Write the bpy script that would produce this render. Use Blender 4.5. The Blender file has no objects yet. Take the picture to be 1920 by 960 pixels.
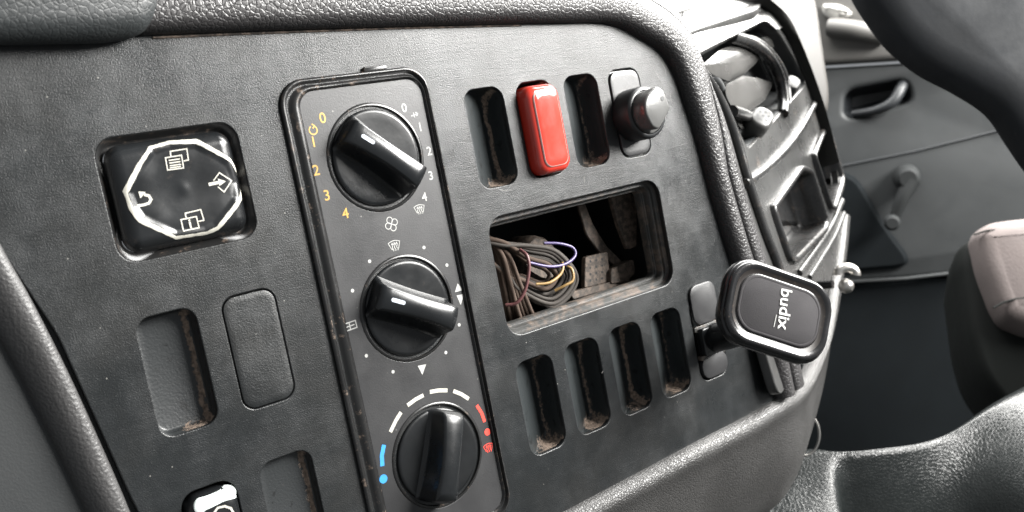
import bpy, math, random
import numpy as np
from mathutils import Vector, Matrix
sc = bpy.context.scene
COL = sc.collection
random.seed(7)
PI = math.pi

# ------------------------------------------------------------------ camera
# Working space ("panel space", millimetres): X right along the switch panel, Y up it, Z out of it towards the driver.
FPX = 1784.289
RC = np.array([[0.7782797186994956, -0.19056584199643412, 0.5983020469002919],
               [-0.21406838311951226, -0.9762781267445506, -0.032492254288266305],
               [0.5903011153720502, -0.10278948926969994, -0.8006115875292196]])
CP = np.array([-198.53442416, -10.0312626, 349.75357453])

def W(p):                       # panel space mm -> world metres (world Z is up the panel)
    return Vector((p[0], -p[2], p[1])) * 0.001
def Wd(p):
    return Vector((p[0], -p[2], p[1]))

cam_d = bpy.data.cameras.new('camera')
cam = bpy.data.objects.new('camera', cam_d)
COL.objects.link(cam)
r_, u_, b_ = Wd(RC[0]), Wd(-RC[1]), Wd(-RC[2])
M = Matrix((r_, u_, b_)).transposed().to_4x4()
M.translation = W(CP)
cam.matrix_world = M
cam_d.sensor_width = 36.0
cam_d.lens = FPX / 1920 * 36
cam_d.clip_start = 0.01
cam_d.clip_end = 50
cam_d.dof.use_dof = True
cam_d.dof.focus_distance = 0.42
cam_d.dof.aperture_fstop = 15
sc.camera = cam

# ------------------------------------------------------------------ light
world = bpy.data.worlds.new('World')
sc.world = world
world.use_nodes = True
bg = world.node_tree.nodes['Background']
bg.inputs['Color'].default_value = (0.92, 0.96, 1.0, 1)
bg.inputs['Strength'].default_value = 0.34

def area(name, pos, target, sx, sy, power, col):
    l = bpy.data.lights.new(name, 'AREA')
    l.shape = 'RECTANGLE'; l.size = sx; l.size_y = sy; l.energy = power; l.color = col
    o = bpy.data.objects.new(name, l); COL.objects.link(o)
    p, t = W(pos), W(target)
    o.location = p
    o.rotation_euler = (t - p).to_track_quat('-Z', 'Y').to_euler()
    return o
# daylight through the passenger door window and the windscreen
area('passenger_window_light', (1120, 520, 30), (300, -20, -60), 0.85, 0.70, 52, (1.0, 0.98, 0.94))
area('windscreen_light', (560, 780, -300), (250, -150, 0), 1.5, 0.7, 72, (1.0, 0.99, 0.97))
area('panel_glare_light', (960, 420, 800), (100, 0, 0), 0.8, 0.46, 92, (1.0, 0.985, 0.955))  # no known window here: lamp added to put glare on the panel

sc.view_settings.view_transform = 'Standard'
sc.view_settings.look = 'None'
sc.view_settings.exposure = 0
sc.view_settings.gamma = 1
sc.cycles.use_denoising = True
sc.cycles.max_bounces = 6

# ------------------------------------------------------------------ geometry helpers
def raydir(px, py):
    return RC.T @ np.array([(px - 960) / FPX, (py - 480) / FPX, 1.0])
def on(px, py, z=0.0):          # a point of the photograph (1920 px wide) on the plane Z = z of panel space
    d = raydir(px, py); s = (z - CP[2]) / d[2]
    q = CP + s * d
    return (q[0], q[1], z)
def onp(px, py, p0, n):
    d = raydir(px, py); n = np.array(n, float); s = ((np.array(p0) - CP) @ n) / (d @ n)
    return CP + s * d
def at_depth(px, py, depth):
    return CP + raydir(px, py) * depth

class Frame:
    def __init__(s, o, x, n):
        s.o = np.array(o, float); n = np.array(n, float); n /= np.linalg.norm(n)
        x = np.array(x, float); x -= n * (x @ n); x /= np.linalg.norm(x)
        s.x, s.n, s.y = x, n, np.cross(n, x)
    def __call__(s, p):
        return s.o + s.x * p[0] + s.y * p[1] + s.n * p[2]
    def px(s, px, py, h=0.0):
        q = onp(px, py, s.o + s.n * h, s.n) - s.o
        return (float(q @ s.x), float(q @ s.y))
PANEL = Frame((0, 0, 0), (1, 0, 0), (0, 0, 1))

def rrect(x0, x1, y0, y1, r, n=7):
    r = max(0.01, min(r, (x1 - x0) / 2 - 1e-3, (y1 - y0) / 2 - 1e-3))
    out = []
    for cx, cy, a0 in ((x1 - r, y1 - r, 0), (x0 + r, y1 - r, 90), (x0 + r, y0 + r, 180), (x1 - r, y0 + r, 270)):
        for k in range(n + 1):
            a = math.radians(a0 + 90 * k / n)
            out.append((cx + r * math.cos(a), cy + r * math.sin(a)))
    return out
def circ(r, n=48, cx=0, cy=0):
    return [(cx + r * math.cos(2 * PI * k / n), cy + r * math.sin(2 * PI * k / n)) for k in range(n)]
def round_poly(pts, r, n=5):
    out = []; m = len(pts)
    A = sum(pts[i][0] * pts[(i + 1) % m][1] - pts[(i + 1) % m][0] * pts[i][1] for i in range(m))
    if A < 0: pts = pts[::-1]
    for i in range(m):
        p = np.array(pts[i], float); a = np.array(pts[i - 1], float); b = np.array(pts[(i + 1) % m], float)
        da, db = a - p, b - p; la, lb = np.linalg.norm(da), np.linalg.norm(db)
        rr = min(r, la * .45, lb * .45)
        s, e = p + da / la * rr, p + db / lb * rr
        for k in range(n + 1):
            t = k / n
            out.append(tuple((1 - t) ** 2 * s + 2 * t * (1 - t) * p + t * t * e))
    return out
def inset(pts, d):              # move every point of a CCW outline inwards by d
    m = len(pts); out = []
    P = [np.array(p, float) for p in pts]
    for i in range(m):
        a, b = P[i - 1], P[(i + 1) % m]
        t = b - a; t /= (np.linalg.norm(t) + 1e-9)
        out.append(tuple(P[i] + np.array([-t[1], t[0]]) * d))
    return out
def lift(pts, z): return [(p[0], p[1], z) for p in pts]
def loft(rings, cap0=False, cap1=True, close=True):
    n = len(rings[0]); V = [p for r in rings for p in r]; F = []
    for k in range(len(rings) - 1):
        for i in range(n if close else n - 1):
            j = (i + 1) % n
            F.append((k * n + i, k * n + j, (k + 1) * n + j, (k + 1) * n + i))
    if cap0: F.append(tuple(range(n))[::-1])
    if cap1:
        m = len(rings) - 1
        F.append(tuple(m * n + i for i in range(n)))
    return V, F
def join(*parts):
    V, F = [], []
    for v, f in parts:
        o = len(V); V += list(v); F += [tuple(i + o for i in q) for q in f]
    return V, F
def smooth_path(pts, n=8, closed=False):
    P = [np.array(p, float) for p in pts]; m = len(P); out = []
    rng = range(m) if closed else range(m - 1)
    for i in rng:
        p1, p2 = P[i], P[(i + 1) % m]
        p0 = P[i - 1] if (i > 0 or closed) else 2 * p1 - p2
        p3 = P[(i + 2) % m] if (i + 2 < m or closed) else 2 * p2 - p1
        for k in range(n):
            t = k / n
            out.append(0.5 * ((2 * p1) + (p2 - p0) * t + (2 * p0 - 5 * p1 + 4 * p2 - p3) * t * t + (3 * p1 - p0 - 3 * p2 + p3) * t ** 3))
    if not closed: out.append(P[-1])
    return out
def tube(path, rad, n=10, closed=False, cap=True):
    P = [np.array(p, float) for p in path]; m = len(P)
    up = np.array([0.13, 0.31, 0.94]); rings = []
    for i in range(m):
        t = P[(i + 1) % m] - P[i - 1] if closed else P[min(i + 1, m - 1)] - P[max(i - 1, 0)]
        t /= np.linalg.norm(t) + 1e-9
        a = np.cross(t, up); a /= np.linalg.norm(a) + 1e-9; b = np.cross(a, t); up = b
        r = rad(i / (m - 1)) if callable(rad) else rad
        rings.append([tuple(P[i] + a * r * math.cos(2 * PI * k / n) + b * r * math.sin(2 * PI * k / n)) for k in range(n)])
    if closed: return loft(rings + [rings[0]], False, False)
    return loft(rings, cap, cap)
def box(x0, x1, y0, y1, z0, z1, r=1.0, e=0.4):
    return loft([lift(inset(rrect(x0, x1, y0, y1, r), e), z0), lift(rrect(x0, x1, y0, y1, r), z0 + e), lift(rrect(x0, x1, y0, y1, r), z1 - e),
                 lift(inset(rrect(x0, x1, y0, y1, r), e * .3), z1 - e * .3), lift(inset(rrect(x0, x1, y0, y1, r), e), z1)], True, True)
def plate(outline, holes, z0, z1, bevel=0.4, res=2):     # flat sheet with holes and rounded edges
    cu = bpy.data.curves.new('tmp', 'CURVE'); cu.dimensions = '2D'; cu.fill_mode = 'BOTH'
    cu.extrude = (z1 - z0) / 2 - bevel; cu.bevel_depth = bevel; cu.bevel_resolution = res; cu.offset = -bevel
    for ring in [outline] + list(holes):
        sp = cu.splines.new('POLY'); sp.points.add(len(ring) - 1); sp.use_cyclic_u = True
        for i, p in enumerate(ring): sp.points[i].co = (p[0], p[1], 0, 1)
    return curve_mesh(cu, 0, 0, (z0 + z1) / 2)
def curve_mesh(cu, dx, dy, dz):
    o = bpy.data.objects.new('tmp', cu); COL.objects.link(o)
    bpy.context.view_layer.update()
    me = bpy.data.meshes.new_from_object(o.evaluated_get(bpy.context.evaluated_depsgraph_get()))
    V = [(v.co.x + dx, v.co.y + dy, v.co.z + dz) for v in me.vertices]
    F = [tuple(p.vertices) for p in me.polygons]
    bpy.data.objects.remove(o); bpy.data.curves.remove(cu); bpy.data.meshes.remove(me)
    return V, F
def text_mesh(s, size, x, y, z, rot=0.0, shear=0.0, bold=0.0, sx=1.0):
    cu = bpy.data.curves.new('tmp', 'FONT'); cu.body = s; cu.size = size
    cu.align_x = 'CENTER'; cu.align_y = 'CENTER'; cu.shear = shear; cu.offset = bold; cu.resolution_u = 4
    V, F = curve_mesh(cu, 0, 0, 0)
    c, q = math.cos(rot), math.sin(rot)
    return [(x + (v[0] * sx) * c - v[1] * q, y + (v[0] * sx) * q + v[1] * c, z) for v in V], F

def finish(me, mat, ang):
    if mat: me.materials.append(mat)
    me.polygons.foreach_set('use_smooth', [True] * len(me.polygons))
    try: me.set_sharp_from_angle(angle=math.radians(ang))
    except Exception: pass
def obj(name, vf, mat, parent=None, frame=None, origin=None, ang=38, fix=True):
    """One mesh object. vf = (verts, faces) in the frame's millimetres; the object's origin sits at its own centre unless given."""
    V, F = vf
    fr = frame or PANEL
    P = [fr(p) for p in V]
    if origin is None:
        a = np.array(P); origin = (a.min(0) + a.max(0)) / 2
    else: origin = fr(origin)
    ow = W(origin)
    me = bpy.data.meshes.new(name)
    me.from_pydata([W(p) - ow for p in P], [], F)
    me.update()
    if fix:
        import bmesh
        bm = bmesh.new(); bm.from_mesh(me); bmesh.ops.remove_doubles(bm, verts=bm.verts, dist=1e-7)
        bmesh.ops.recalc_face_normals(bm, faces=bm.faces); bm.to_mesh(me); bm.free()
    finish(me, mat, ang)
    o = bpy.data.objects.new(name, me); COL.objects.link(o)
    o.location = ow
    if parent is not None:
        o.parent = parent
        q = parent; off = Vector((0, 0, 0))
        while q is not None: off += q.location; q = q.parent
        o.location = ow - off
    return o
def tag(o, label=None, cat=None, group=None, kind=None):
    if label: o['label'] = label
    if cat: o['category'] = cat
    if group: o['group'] = group
    if kind: o['kind'] = kind
    return o
def thing(name, pos, label, cat, group=None):
    o = bpy.data.objects.new(name, None); COL.objects.link(o); o.empty_display_size = .02
    o.location = W(pos); return tag(o, label, cat, group)

# ------------------------------------------------------------------ materials
def nt_new(name):
    m = bpy.data.materials.new(name); m.use_nodes = True
    nt = m.node_tree; return m, nt, nt.nodes['Principled BSDF']
def link(nt, a, b): nt.links.new(a, b)
def coords(nt, per_object=True):
    tc = nt.nodes.new('ShaderNodeTexCoord')
    if not per_object: return tc.outputs['Object']
    oi = nt.nodes.new('ShaderNodeObjectInfo')
    ad = nt.nodes.new('ShaderNodeVectorMath'); ad.operation = 'ADD'
    link(nt, tc.outputs['Object'], ad.inputs[0]); link(nt, oi.outputs['Location'], ad.inputs[1])
    return ad.outputs[0]
def noise(nt, co, scale, detail=3, rough=.55, dist=0):
    n = nt.nodes.new('ShaderNodeTexNoise'); n.inputs['Scale'].default_value = scale; n.inputs['Detail'].default_value = detail
    n.inputs['Roughness'].default_value = rough; n.inputs['Distortion'].default_value = dist
    link(nt, co, n.inputs['Vector']); return n.outputs['Fac']
def ramp(nt, fac, a, b, ca=(0, 0, 0, 1), cb=(1, 1, 1, 1)):
    r = nt.nodes.new('ShaderNodeValToRGB'); r.color_ramp.elements[0].position = a; r.color_ramp.elements[1].position = b
    r.color_ramp.elements[0].color = ca; r.color_ramp.elements[1].color = cb
    link(nt, fac, r.inputs['Fac']); return r.outputs['Color']
def mixc(nt, fac, a, b):
    m = nt.nodes.new('ShaderNodeMix'); m.data_type = 'RGBA'
    if isinstance(fac, (int, float)): m.inputs[0].default_value = fac
    else: link(nt, fac, m.inputs[0])
    for v, i in ((a, 6), (b, 7)):
        if isinstance(v, tuple): m.inputs[i].default_value = v if len(v) == 4 else (*v, 1)
        else: link(nt, v, m.inputs[i])
    return m.outputs[2]
def math_n(nt, op, a, b=None, c=None, clamp=False):
    m = nt.nodes.new('ShaderNodeMath'); m.operation = op; m.use_clamp = clamp
    for i, v in enumerate((a, b, c)):
        if v is None: continue
        if isinstance(v, (int, float)): m.inputs[i].default_value = v
        else: link(nt, v, m.inputs[i])
    return m.outputs[0]
def bump(nt, h, strength, dist, bsdf=None, prev=None):
    b = nt.nodes.new('ShaderNodeBump'); b.inputs['Strength'].default_value = strength; b.inputs['Distance'].default_value = dist
    link(nt, h, b.inputs['Height'])
    if prev is not None: link(nt, prev, b.inputs['Normal'])
    if bsdf is not None: link(nt, b.outputs['Normal'], bsdf.inputs['Normal'])
    return b.outputs['Normal']
DUST = (0.155, 0.116, 0.090)
def plastic(name, col, rough=.4, grain=0.0, gscale=1300, mottle=.25, dust=0.0, dustscale=160, dustcut=.62, scratch=False, spec=.5, coat=0.0, col2=None, specks=0.0, wear=0.0):
    m, nt, p = nt_new(name); co = coords(nt)
    c2 = col2 or tuple(c * (1 - mottle) for c in col)
    base = mixc(nt, ramp(nt, noise(nt, co, 28, 4, .6), .38, .66), c2, col)
    rv = math_n(nt, 'MULTIPLY_ADD', ramp(nt, noise(nt, co, 22, 6, .68), .36, .66), -.16, rough + .08)
    if dust > 0:
        dn = noise(nt, co, dustscale, 6, .72)
        dm = math_n(nt, 'MULTIPLY', ramp(nt, dn, dustcut, dustcut + .12), dust)
        base = mixc(nt, dm, base, DUST)
        rv = math_n(nt, 'MAXIMUM', rv, math_n(nt, 'MULTIPLY', dm, .8))
    if specks > 0:
        v = nt.nodes.new('ShaderNodeTexVoronoi'); v.inputs['Scale'].default_value = 170; link(nt, co, v.inputs['Vector'])
        sm = math_n(nt, 'MULTIPLY', ramp(nt, v.outputs['Distance'], .04, .07, (1, 1, 1, 1), (0, 0, 0, 1)), ramp(nt, noise(nt, co, 60, 2), .56, .60))
        base = mixc(nt, math_n(nt, 'MULTIPLY', sm, specks), base, (.35, .34, .31))
    if not isinstance(base, tuple): link(nt, base, p.inputs['Base Color'])
    link(nt, rv, p.inputs['Roughness'])
    p.inputs['Specular IOR Level'].default_value = spec
    p.inputs['Coat Weight'].default_value = coat; p.inputs['Coat Roughness'].default_value = .08
    nrm = None
    if grain > 0:
        g = noise(nt, co, gscale, 2, .5)
        nrm = bump(nt, ramp(nt, g, .35, .65), grain, .00018, None)
    if wear > 0:
        nrm = bump(nt, noise(nt, co, 90, 3), wear, .0008, None, nrm)
    if nrm is not None: link(nt, nrm, p.inputs['Normal'])
    return m
def leather(name, col, cell=420, rough=.42, strength=.6, dist=.0005, spec=.5, dirt=.25):
    m, nt, p = nt_new(name); co = coords(nt)
    wob = nt.nodes.new('ShaderNodeTexNoise'); wob.inputs['Scale'].default_value = cell * .8; link(nt, co, wob.inputs['Vector'])
    ad = nt.nodes.new('ShaderNodeVectorMath'); ad.operation = 'MULTIPLY_ADD'
    link(nt, wob.outputs['Color'], ad.inputs[0]); ad.inputs[1].default_value = (.6 / cell,) * 3; link(nt, co, ad.inputs[2])
    v = nt.nodes.new('ShaderNodeTexVoronoi'); v.feature = 'DISTANCE_TO_EDGE'; v.inputs['Scale'].default_value = cell
    link(nt, ad.outputs[0], v.inputs['Vector'])
    h = ramp(nt, v.outputs['Distance'], .0, .16)
    h2 = math_n(nt, 'MULTIPLY_ADD', noise(nt, co, cell * 3, 2), .35, h)
    bump(nt, h2, strength, dist, p)
    base = mixc(nt, ramp(nt, noise(nt, co, 30, 4), .35, .7), tuple(c * (1 - dirt) for c in col), col)
    base = mixc(nt, math_n(nt, 'MULTIPLY', ramp(nt, v.outputs['Distance'], 0, .12, (1, 1, 1, 1), (0, 0, 0, 1)), .35), base, tuple(c * .5 for c in col))
    link(nt, base, p.inputs['Base Color'])
    link(nt, math_n(nt, 'MULTIPLY_ADD', noise(nt, co, 60, 4), .2, rough - .1), p.inputs['Roughness'])
    p.inputs['Specular IOR Level'].default_value = spec
    return m
def recess_mat(name, col, xc, lim=9.5, amount=1.0, bottom=-15.5, rough=.42, wall=False):
    """Dusty black plastic: dirt lies along the crease at x = xc and in the bottom corner of the recess (object millimetres)."""
    m, nt, p = nt_new(name)
    tc = nt.nodes.new('ShaderNodeTexCoord'); sx = nt.nodes.new('ShaderNodeSeparateXYZ'); link(nt, tc.outputs['Object'], sx.inputs[0])
    co = coords(nt)
    n1 = noise(nt, co, 420, 7, .8)
    x = math_n(nt, 'MULTIPLY', sx.outputs['X'], 1000); y = math_n(nt, 'MULTIPLY', sx.outputs['Z'], 1000)
    wv = math_n(nt, 'MULTIPLY_ADD', noise(nt, co, 110, 4), 4.0, -2.0)
    dx = math_n(nt, 'ABSOLUTE', math_n(nt, 'SUBTRACT', math_n(nt, 'ADD', x, wv), xc))
    a = math_n(nt, 'SUBTRACT', 1.0, math_n(nt, 'DIVIDE', dx, 2.3), clamp=True)
    a = math_n(nt, 'MULTIPLY', a, math_n(nt, 'LESS_THAN', x, lim))
    b = math_n(nt, 'DIVIDE', math_n(nt, 'SUBTRACT', bottom, math_n(nt, 'ADD', y, wv)), 5.0, clamp=True)
    br = math_n(nt, 'GREATER_THAN', x, -6.0)
    b = math_n(nt, 'MULTIPLY', b, math_n(nt, 'DIVIDE', math_n(nt, 'ADD', x, 6.0), 8.0, clamp=True))
    oi = nt.nodes.new('ShaderNodeObjectInfo')
    rnd = oi.outputs['Random']; ra = math_n(nt, 'MULTIPLY_ADD', rnd, .6, .45); rb = math_n(nt, 'MULTIPLY_ADD', math_n(nt, 'FRACT', math_n(nt, 'MULTIPLY', rnd, 7.3)), .45, .40)
    fld = math_n(nt, 'MAXIMUM', math_n(nt, 'MULTIPLY', a, ra), math_n(nt, 'MULTIPLY', b, rb))
    mk = math_n(nt, 'ADD', math_n(nt, 'MULTIPLY', fld, .62), math_n(nt, 'MULTIPLY', math_n(nt, 'SUBTRACT', n1, .66), 1.5))
    mk = math_n(nt, 'MULTIPLY', math_n(nt, 'MULTIPLY', mk, 7.0, clamp=True), amount)
    spots = ramp(nt, noise(nt, co, 190, 3, .6, .4), .62, .67)
    col = mixc(nt, math_n(nt, 'MULTIPLY', spots, .8), col, tuple(c * .3 for c in col))
    base = mixc(nt, mk, col, mixc(nt, ramp(nt, noise(nt, co, 800, 4), .3, .7), tuple(c * .5 for c in DUST), tuple(c * 1.7 for c in DUST)))
    link(nt, base, p.inputs['Base Color'])
    link(nt, math_n(nt, 'MULTIPLY_ADD', mk, .5, rough, clamp=True), p.inputs['Roughness'])
    bump(nt, math_n(nt, 'ADD', noise(nt, co, 1100, 2), math_n(nt, 'MULTIPLY', mk, 1.2)), .35, .0003, p)
    return m
def simple(name, col, rough=.5, metal=0.0, spec=.5):
    m, nt, p = nt_new(name); co = coords(nt)
    base = mixc(nt, ramp(nt, noise(nt, co, 900, 3), .3, .7), tuple(c * .82 for c in col), col)
    link(nt, base, p.inputs['Base Color']); p.inputs['Roughness'].default_value = rough
    p.inputs['Metallic'].default_value = metal; p.inputs['Specular IOR Level'].default_value = spec
    return m

def panel_mat():
    m, nt, p = nt_new('panel_plastic'); co = coords(nt)
    big = ramp(nt, noise(nt, co, 13, 5, .62, .6), .40, .62)          # greasy polished patches against dull dusty ones
    mp = nt.nodes.new('ShaderNodeMapping'); mp.inputs['Scale'].default_value = (1, 1, .22); mp.inputs['Rotation'].default_value = (0, .5, 0)
    link(nt, co, mp.inputs['Vector'])
    wipe = ramp(nt, noise(nt, mp.outputs[0], 90, 5, .7, .3), .45, .72)
    fine = ramp(nt, noise(nt, co, 55, 6, .7), .42, .68)
    base = mixc(nt, big, (.0110, .0122, .0128), (.0158, .0162, .0160))
    base = mixc(nt, math_n(nt, 'MULTIPLY', fine, .45), base, (.0085, .0105, .0120))
    dustm = math_n(nt, 'MULTIPLY', ramp(nt, noise(nt, co, 400, 6, .75), .60, .74), math_n(nt, 'MULTIPLY', wipe, .22))
    base = mixc(nt, dustm, base, (.17, .15, .13))
    v = nt.nodes.new('ShaderNodeTexVoronoi'); v.inputs['Scale'].default_value = 210; link(nt, co, v.inputs['Vector'])
    sm = math_n(nt, 'MULTIPLY', ramp(nt, v.outputs['Distance'], .035, .06, (1, 1, 1, 1), (0, 0, 0, 1)), ramp(nt, noise(nt, co, 60, 2), .52, .56))
    base = mixc(nt, math_n(nt, 'MULTIPLY', sm, .6), base, (.35, .34, .31))
    link(nt, base, p.inputs['Base Color'])
    r1 = math_n(nt, 'MULTIPLY_ADD', big, .11, .27)
    r2 = math_n(nt, 'MULTIPLY_ADD', wipe, .04, r1)
    r3 = math_n(nt, 'MULTIPLY_ADD', fine, .11, r2)
    link(nt, math_n(nt, 'MULTIPLY_ADD', math_n(nt, 'ADD', math_n(nt, 'MULTIPLY', wipe, .4), fine), .17, .30), p.inputs['Specular IOR Level'])
    link(nt, r3, p.inputs['Roughness'])
    g = noise(nt, co, 2000, 2, .5)
    n1 = bump(nt, ramp(nt, g, .35, .65), .30, .00018)
    sc1 = nt.nodes.new('ShaderNodeTexNoise'); sc1.inputs['Scale'].default_value = 260; sc1.inputs['Distortion'].default_value = 1.5
    mp2 = nt.nodes.new('ShaderNodeMapping'); mp2.inputs['Scale'].default_value = (.06, 1, 1); mp2.inputs['Rotation'].default_value = (0, 1.1, 0)
    link(nt, co, mp2.inputs['Vector']); link(nt, mp2.outputs[0], sc1.inputs['Vector'])
    bump(nt, ramp(nt, sc1.outputs['Fac'], .49, .51), .10, .0001, p, n1)
    return m
M_PANEL = panel_mat()
M_FACE = plastic('face_plastic', (.022, .022, .023), .42, grain=.12, gscale=2200, mottle=.2, specks=.4)
M_BEZEL = plastic('bezel_plastic', (.012, .012, .012), .26, mottle=.3, dust=.8, dustscale=240, dustcut=.58)
M_GLOSS = plastic('gloss_black', (.008, .009, .010), .25, mottle=.4, wear=.10)
M_DISC = plastic('knob_disc_plastic', (.010, .011, .012), .30, spec=.35, mottle=.5, wear=.15, dust=.25, dustscale=420, dustcut=.64)
M_TRIM = leather('trim_leather', (.024, .0225, .023), 500, .42, .38, .0005)
M_TRIMR = leather('trim_leather_right', (.040, .038, .039), 430, .40, .85, .0007)
M_PAD = leather('pad_leather', (.018, .021, .022), 460, .50, .20, .0005)
M_BOL = leather('bolster_leather', (.046, .045, .044), 700, .40, .42, .0005)
M_BAND = plastic('band_plastic', (.042, .041, .041), .45, grain=.6, gscale=900, mottle=.15)
M_SHROUD = plastic('shroud_plastic', (.022, .024, .025), .55, grain=.15, gscale=1500, mottle=.1, specks=.3)
M_SLOT = recess_mat('slot_plastic', (.014, .017, .018), 8.2)
M_SLOTB = recess_mat('slot_plastic_wide', (.018, .020, .021), 8.4, lim=9.7, bottom=-17.5)
M_RIM = plastic('bay_plastic', (.045, .045, .043), .42, grain=.2, dust=.55, dustscale=130, dustcut=.5, mottle=.4)
M_DARK = plastic('cavity_plastic', (.010, .012, .013), .6, mottle=.2)
M_WHITE = simple('print_white', (.38, .38, .365), .5)
M_CREAM = simple('print_cream', (.48, .465, .41), .45)
M_YEL = simple('print_yellow', (.52, .30, .05), .5)
M_RED = simple('print_red', (.75, .06, .04), .5)
M_BLUE = simple('print_blue', (.03, .25, .60), .5)
M_SWR = plastic('red_plastic', (.50, .034, .020), .18, mottle=.10, coat=.6, wear=.05)
M_SILV = plastic('silver_plastic', (.075, .075, .073), .34, mottle=.12, grain=.1)
M_CHROME = simple('chrome', (.55, .53, .50), .34, 1.0)
M_SHINY = plastic('vent_plastic', (.024, .024, .024), .27, mottle=.4, wear=.25, dust=.3, dustscale=180, dustcut=.56)
M_CONS = plastic('console_plastic', (.050, .050, .049), .28, grain=.12, mottle=.3, wear=.2, dust=.25, dustscale=60, dustcut=.58)
M_TOP = plastic('dash_top_plastic', (.016, .016, .015), .50, spec=.35, grain=.8, gscale=500, mottle=.2)
M_WIRE = simple('wire_brown', (.055, .035, .024), .9)
M_WIREV = simple('wire_violet', (.075, .055, .15), .4)
M_WIREY = simple('wire_yellow', (.30, .19, .07), .45)
M_WIRER = simple('wire_maroon', (.10, .035, .035), .5)
M_SCRAP = plastic('dusty_metal', (.062, .050, .041), .7, dust=.8, dustscale=300, dustcut=.45)

# ------------------------------------------------------------------ the setting: floor, door, seat, engine cover
VF = np.array([-.57, 0, -.82]); VR = np.array([.82, 0, -.57]); VU = np.array([0, 1, 0.])
DOOR = Frame(CP + raydir(1700, 300) * 1100, -VF * -1.0, -VR)       # x runs to the rear of the cab or its front; normal faces the cab
if DOOR.x @ RC[0] < 0: DOOR = Frame(DOOR.o, -DOOR.x, DOOR.n)
M_DOOR = plastic('door_plastic', (.023, .0255, .0265), .62, mottle=.12, grain=.1, gscale=300)
M_DOORL = plastic('door_upper_plastic', (.085, .082, .077), .55, mottle=.1)
M_DOORD = plastic('door_handle_plastic', (.012, .014, .016), .5, mottle=.1)
M_DOORB = plastic('door_lower_and_shade_plastic', (.0045, .006, .007), .8, mottle=.15, spec=.1)  # near-black for the lower door and the patch painted as shadow
M_CRANK = plastic('crank_plastic', (.013, .0145, .015), .7, mottle=.1, spec=.25)
M_FLOOR = plastic('floor_carpet', (.018, .020, .020), .9, mottle=.3, grain=.5, gscale=200)
def dpx(pts, h=0, fr=DOOR): return [fr.px(*p, h) for p in pts]
door = thing('passenger_door', DOOR((0, -350, 0)), 'blurred grey passenger door with pull handle and window crank behind the dashboard', 'door')
obj('door_panel', plate(round_poly(dpx([(1380, 300), (1380, 132), (1556, 127), (1700, 118), (2250, 60), (2250, 420), (1830, 512), (1380, 548)]), 12), [round_poly(dpx([(1584, 170), (1700, 148), (1712, 190), (1600, 222), (1582, 215)]), 14)], -40, 0, 6), M_DOOR, door, DOOR)
obj('door_upper', plate(round_poly(dpx([(1380, -70), (2250, -150), (2250, 52), (1700, 112), (1556, 121), (1380, 128)]), 8), [], -50, 10, 7), M_DOORL, door, DOOR)
obj('door_lower', plate(round_poly(dpx([(1380, 552), (1830, 516), (2250, 426), (2250, 1300), (1380, 1300)]), 8), [], -60, -6, 5), M_DOORB, door, DOOR)
obj('trim_strip', tube([(*DOOR.px(1560, 530, 2), 2), (*DOOR.px(1700, 522, 2), 2), (*DOOR.px(1815, 509, 2), 2)], 2.2), M_DOOR, door, DOOR)
hr = round_poly(dpx([(1580, 166), (1703, 144), (1716, 191), (1600, 226), (1578, 217)]), 14)
obj('handle_recess', loft([lift(hr, -2), lift(inset(hr, 6), -22), lift(inset(hr, 12), -34)], False, True), M_DOORD, door, DOOR)
obj('door_handle', tube(smooth_path([(*DOOR.px(1600, 214, 4), -4), (*DOOR.px(1640, 207, 4), 6), (*DOOR.px(1672, 192, 4), 8), (*DOOR.px(1690, 165, 4), 0), (*DOOR.px(1697, 152, 4), -16)], 6), lambda t: 4.5 + 4 * math.sin(t * PI) * t), M_DOORD, door, DOOR)
obj('crease_line', tube([(*DOOR.px(1560, 315, 0), 0), (*DOOR.px(1720, 283, 0), 0), (*DOOR.px(1880, 243, 0), 0), (*DOOR.px(2100, 190, 0), 0)], 1.4), M_DOORD, door, DOOR)
ck = obj('window_crank', tube(smooth_path([(*DOOR.px(1710, 338, 22), 22), (*DOOR.px(1692, 372, 26), 26), (*DOOR.px(1676, 412, 26), 26)], 6), lambda t: 10 - 4 * t), M_CRANK, door, DOOR)
a_ = DOOR.px(1703, 335, 30); obj('crank_hub', loft([lift(circ(15, 28, *a_), 4), lift(circ(13, 28, *a_), 26), lift(circ(9, 28, *a_), 31)]), M_CRANK, ck, DOOR)
a_ = DOOR.px(1673, 418, 40); obj('crank_knob', loft([lift(circ(8, 28, *a_), 18), lift(circ(9, 28, *a_), 38), lift(circ(6, 28, *a_), 43)]), M_CRANK, ck, DOOR)
# raised near-black patch standing in for the shadow low on the door
shade_o = round_poly(dpx([(1500, 325), (1600, 318), (1662, 425), (1720, 500), (1500, 520)], 8), 25)
obj('door_shade_patch', loft([lift(shade_o, -2), lift(shade_o, 5), lift(inset(shade_o, 5), 9)], False, True), M_DOORB, door, DOOR)
# upper ledge: grab handle pieces at the top of the door
gp = round_poly(dpx([(1540, 8), (1578, 8), (1604, 30), (1560, 38), (1542, 26)], 12), 12)
obj('pull_cup', loft([lift(gp, 8), lift(gp, 16), lift(inset(gp, 6), 20)], False, True), plastic('cup_plastic', (.5, .49, .46), .4), door, DOOR)
obj('grab_rail', tube(smooth_path([(*DOOR.px(1555, 50, 20), 14), (*DOOR.px(1600, 56, 20), 22), (*DOOR.px(1660, 66, 20), 14)], 6), 11), M_DOORL, door, DOOR)

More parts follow.
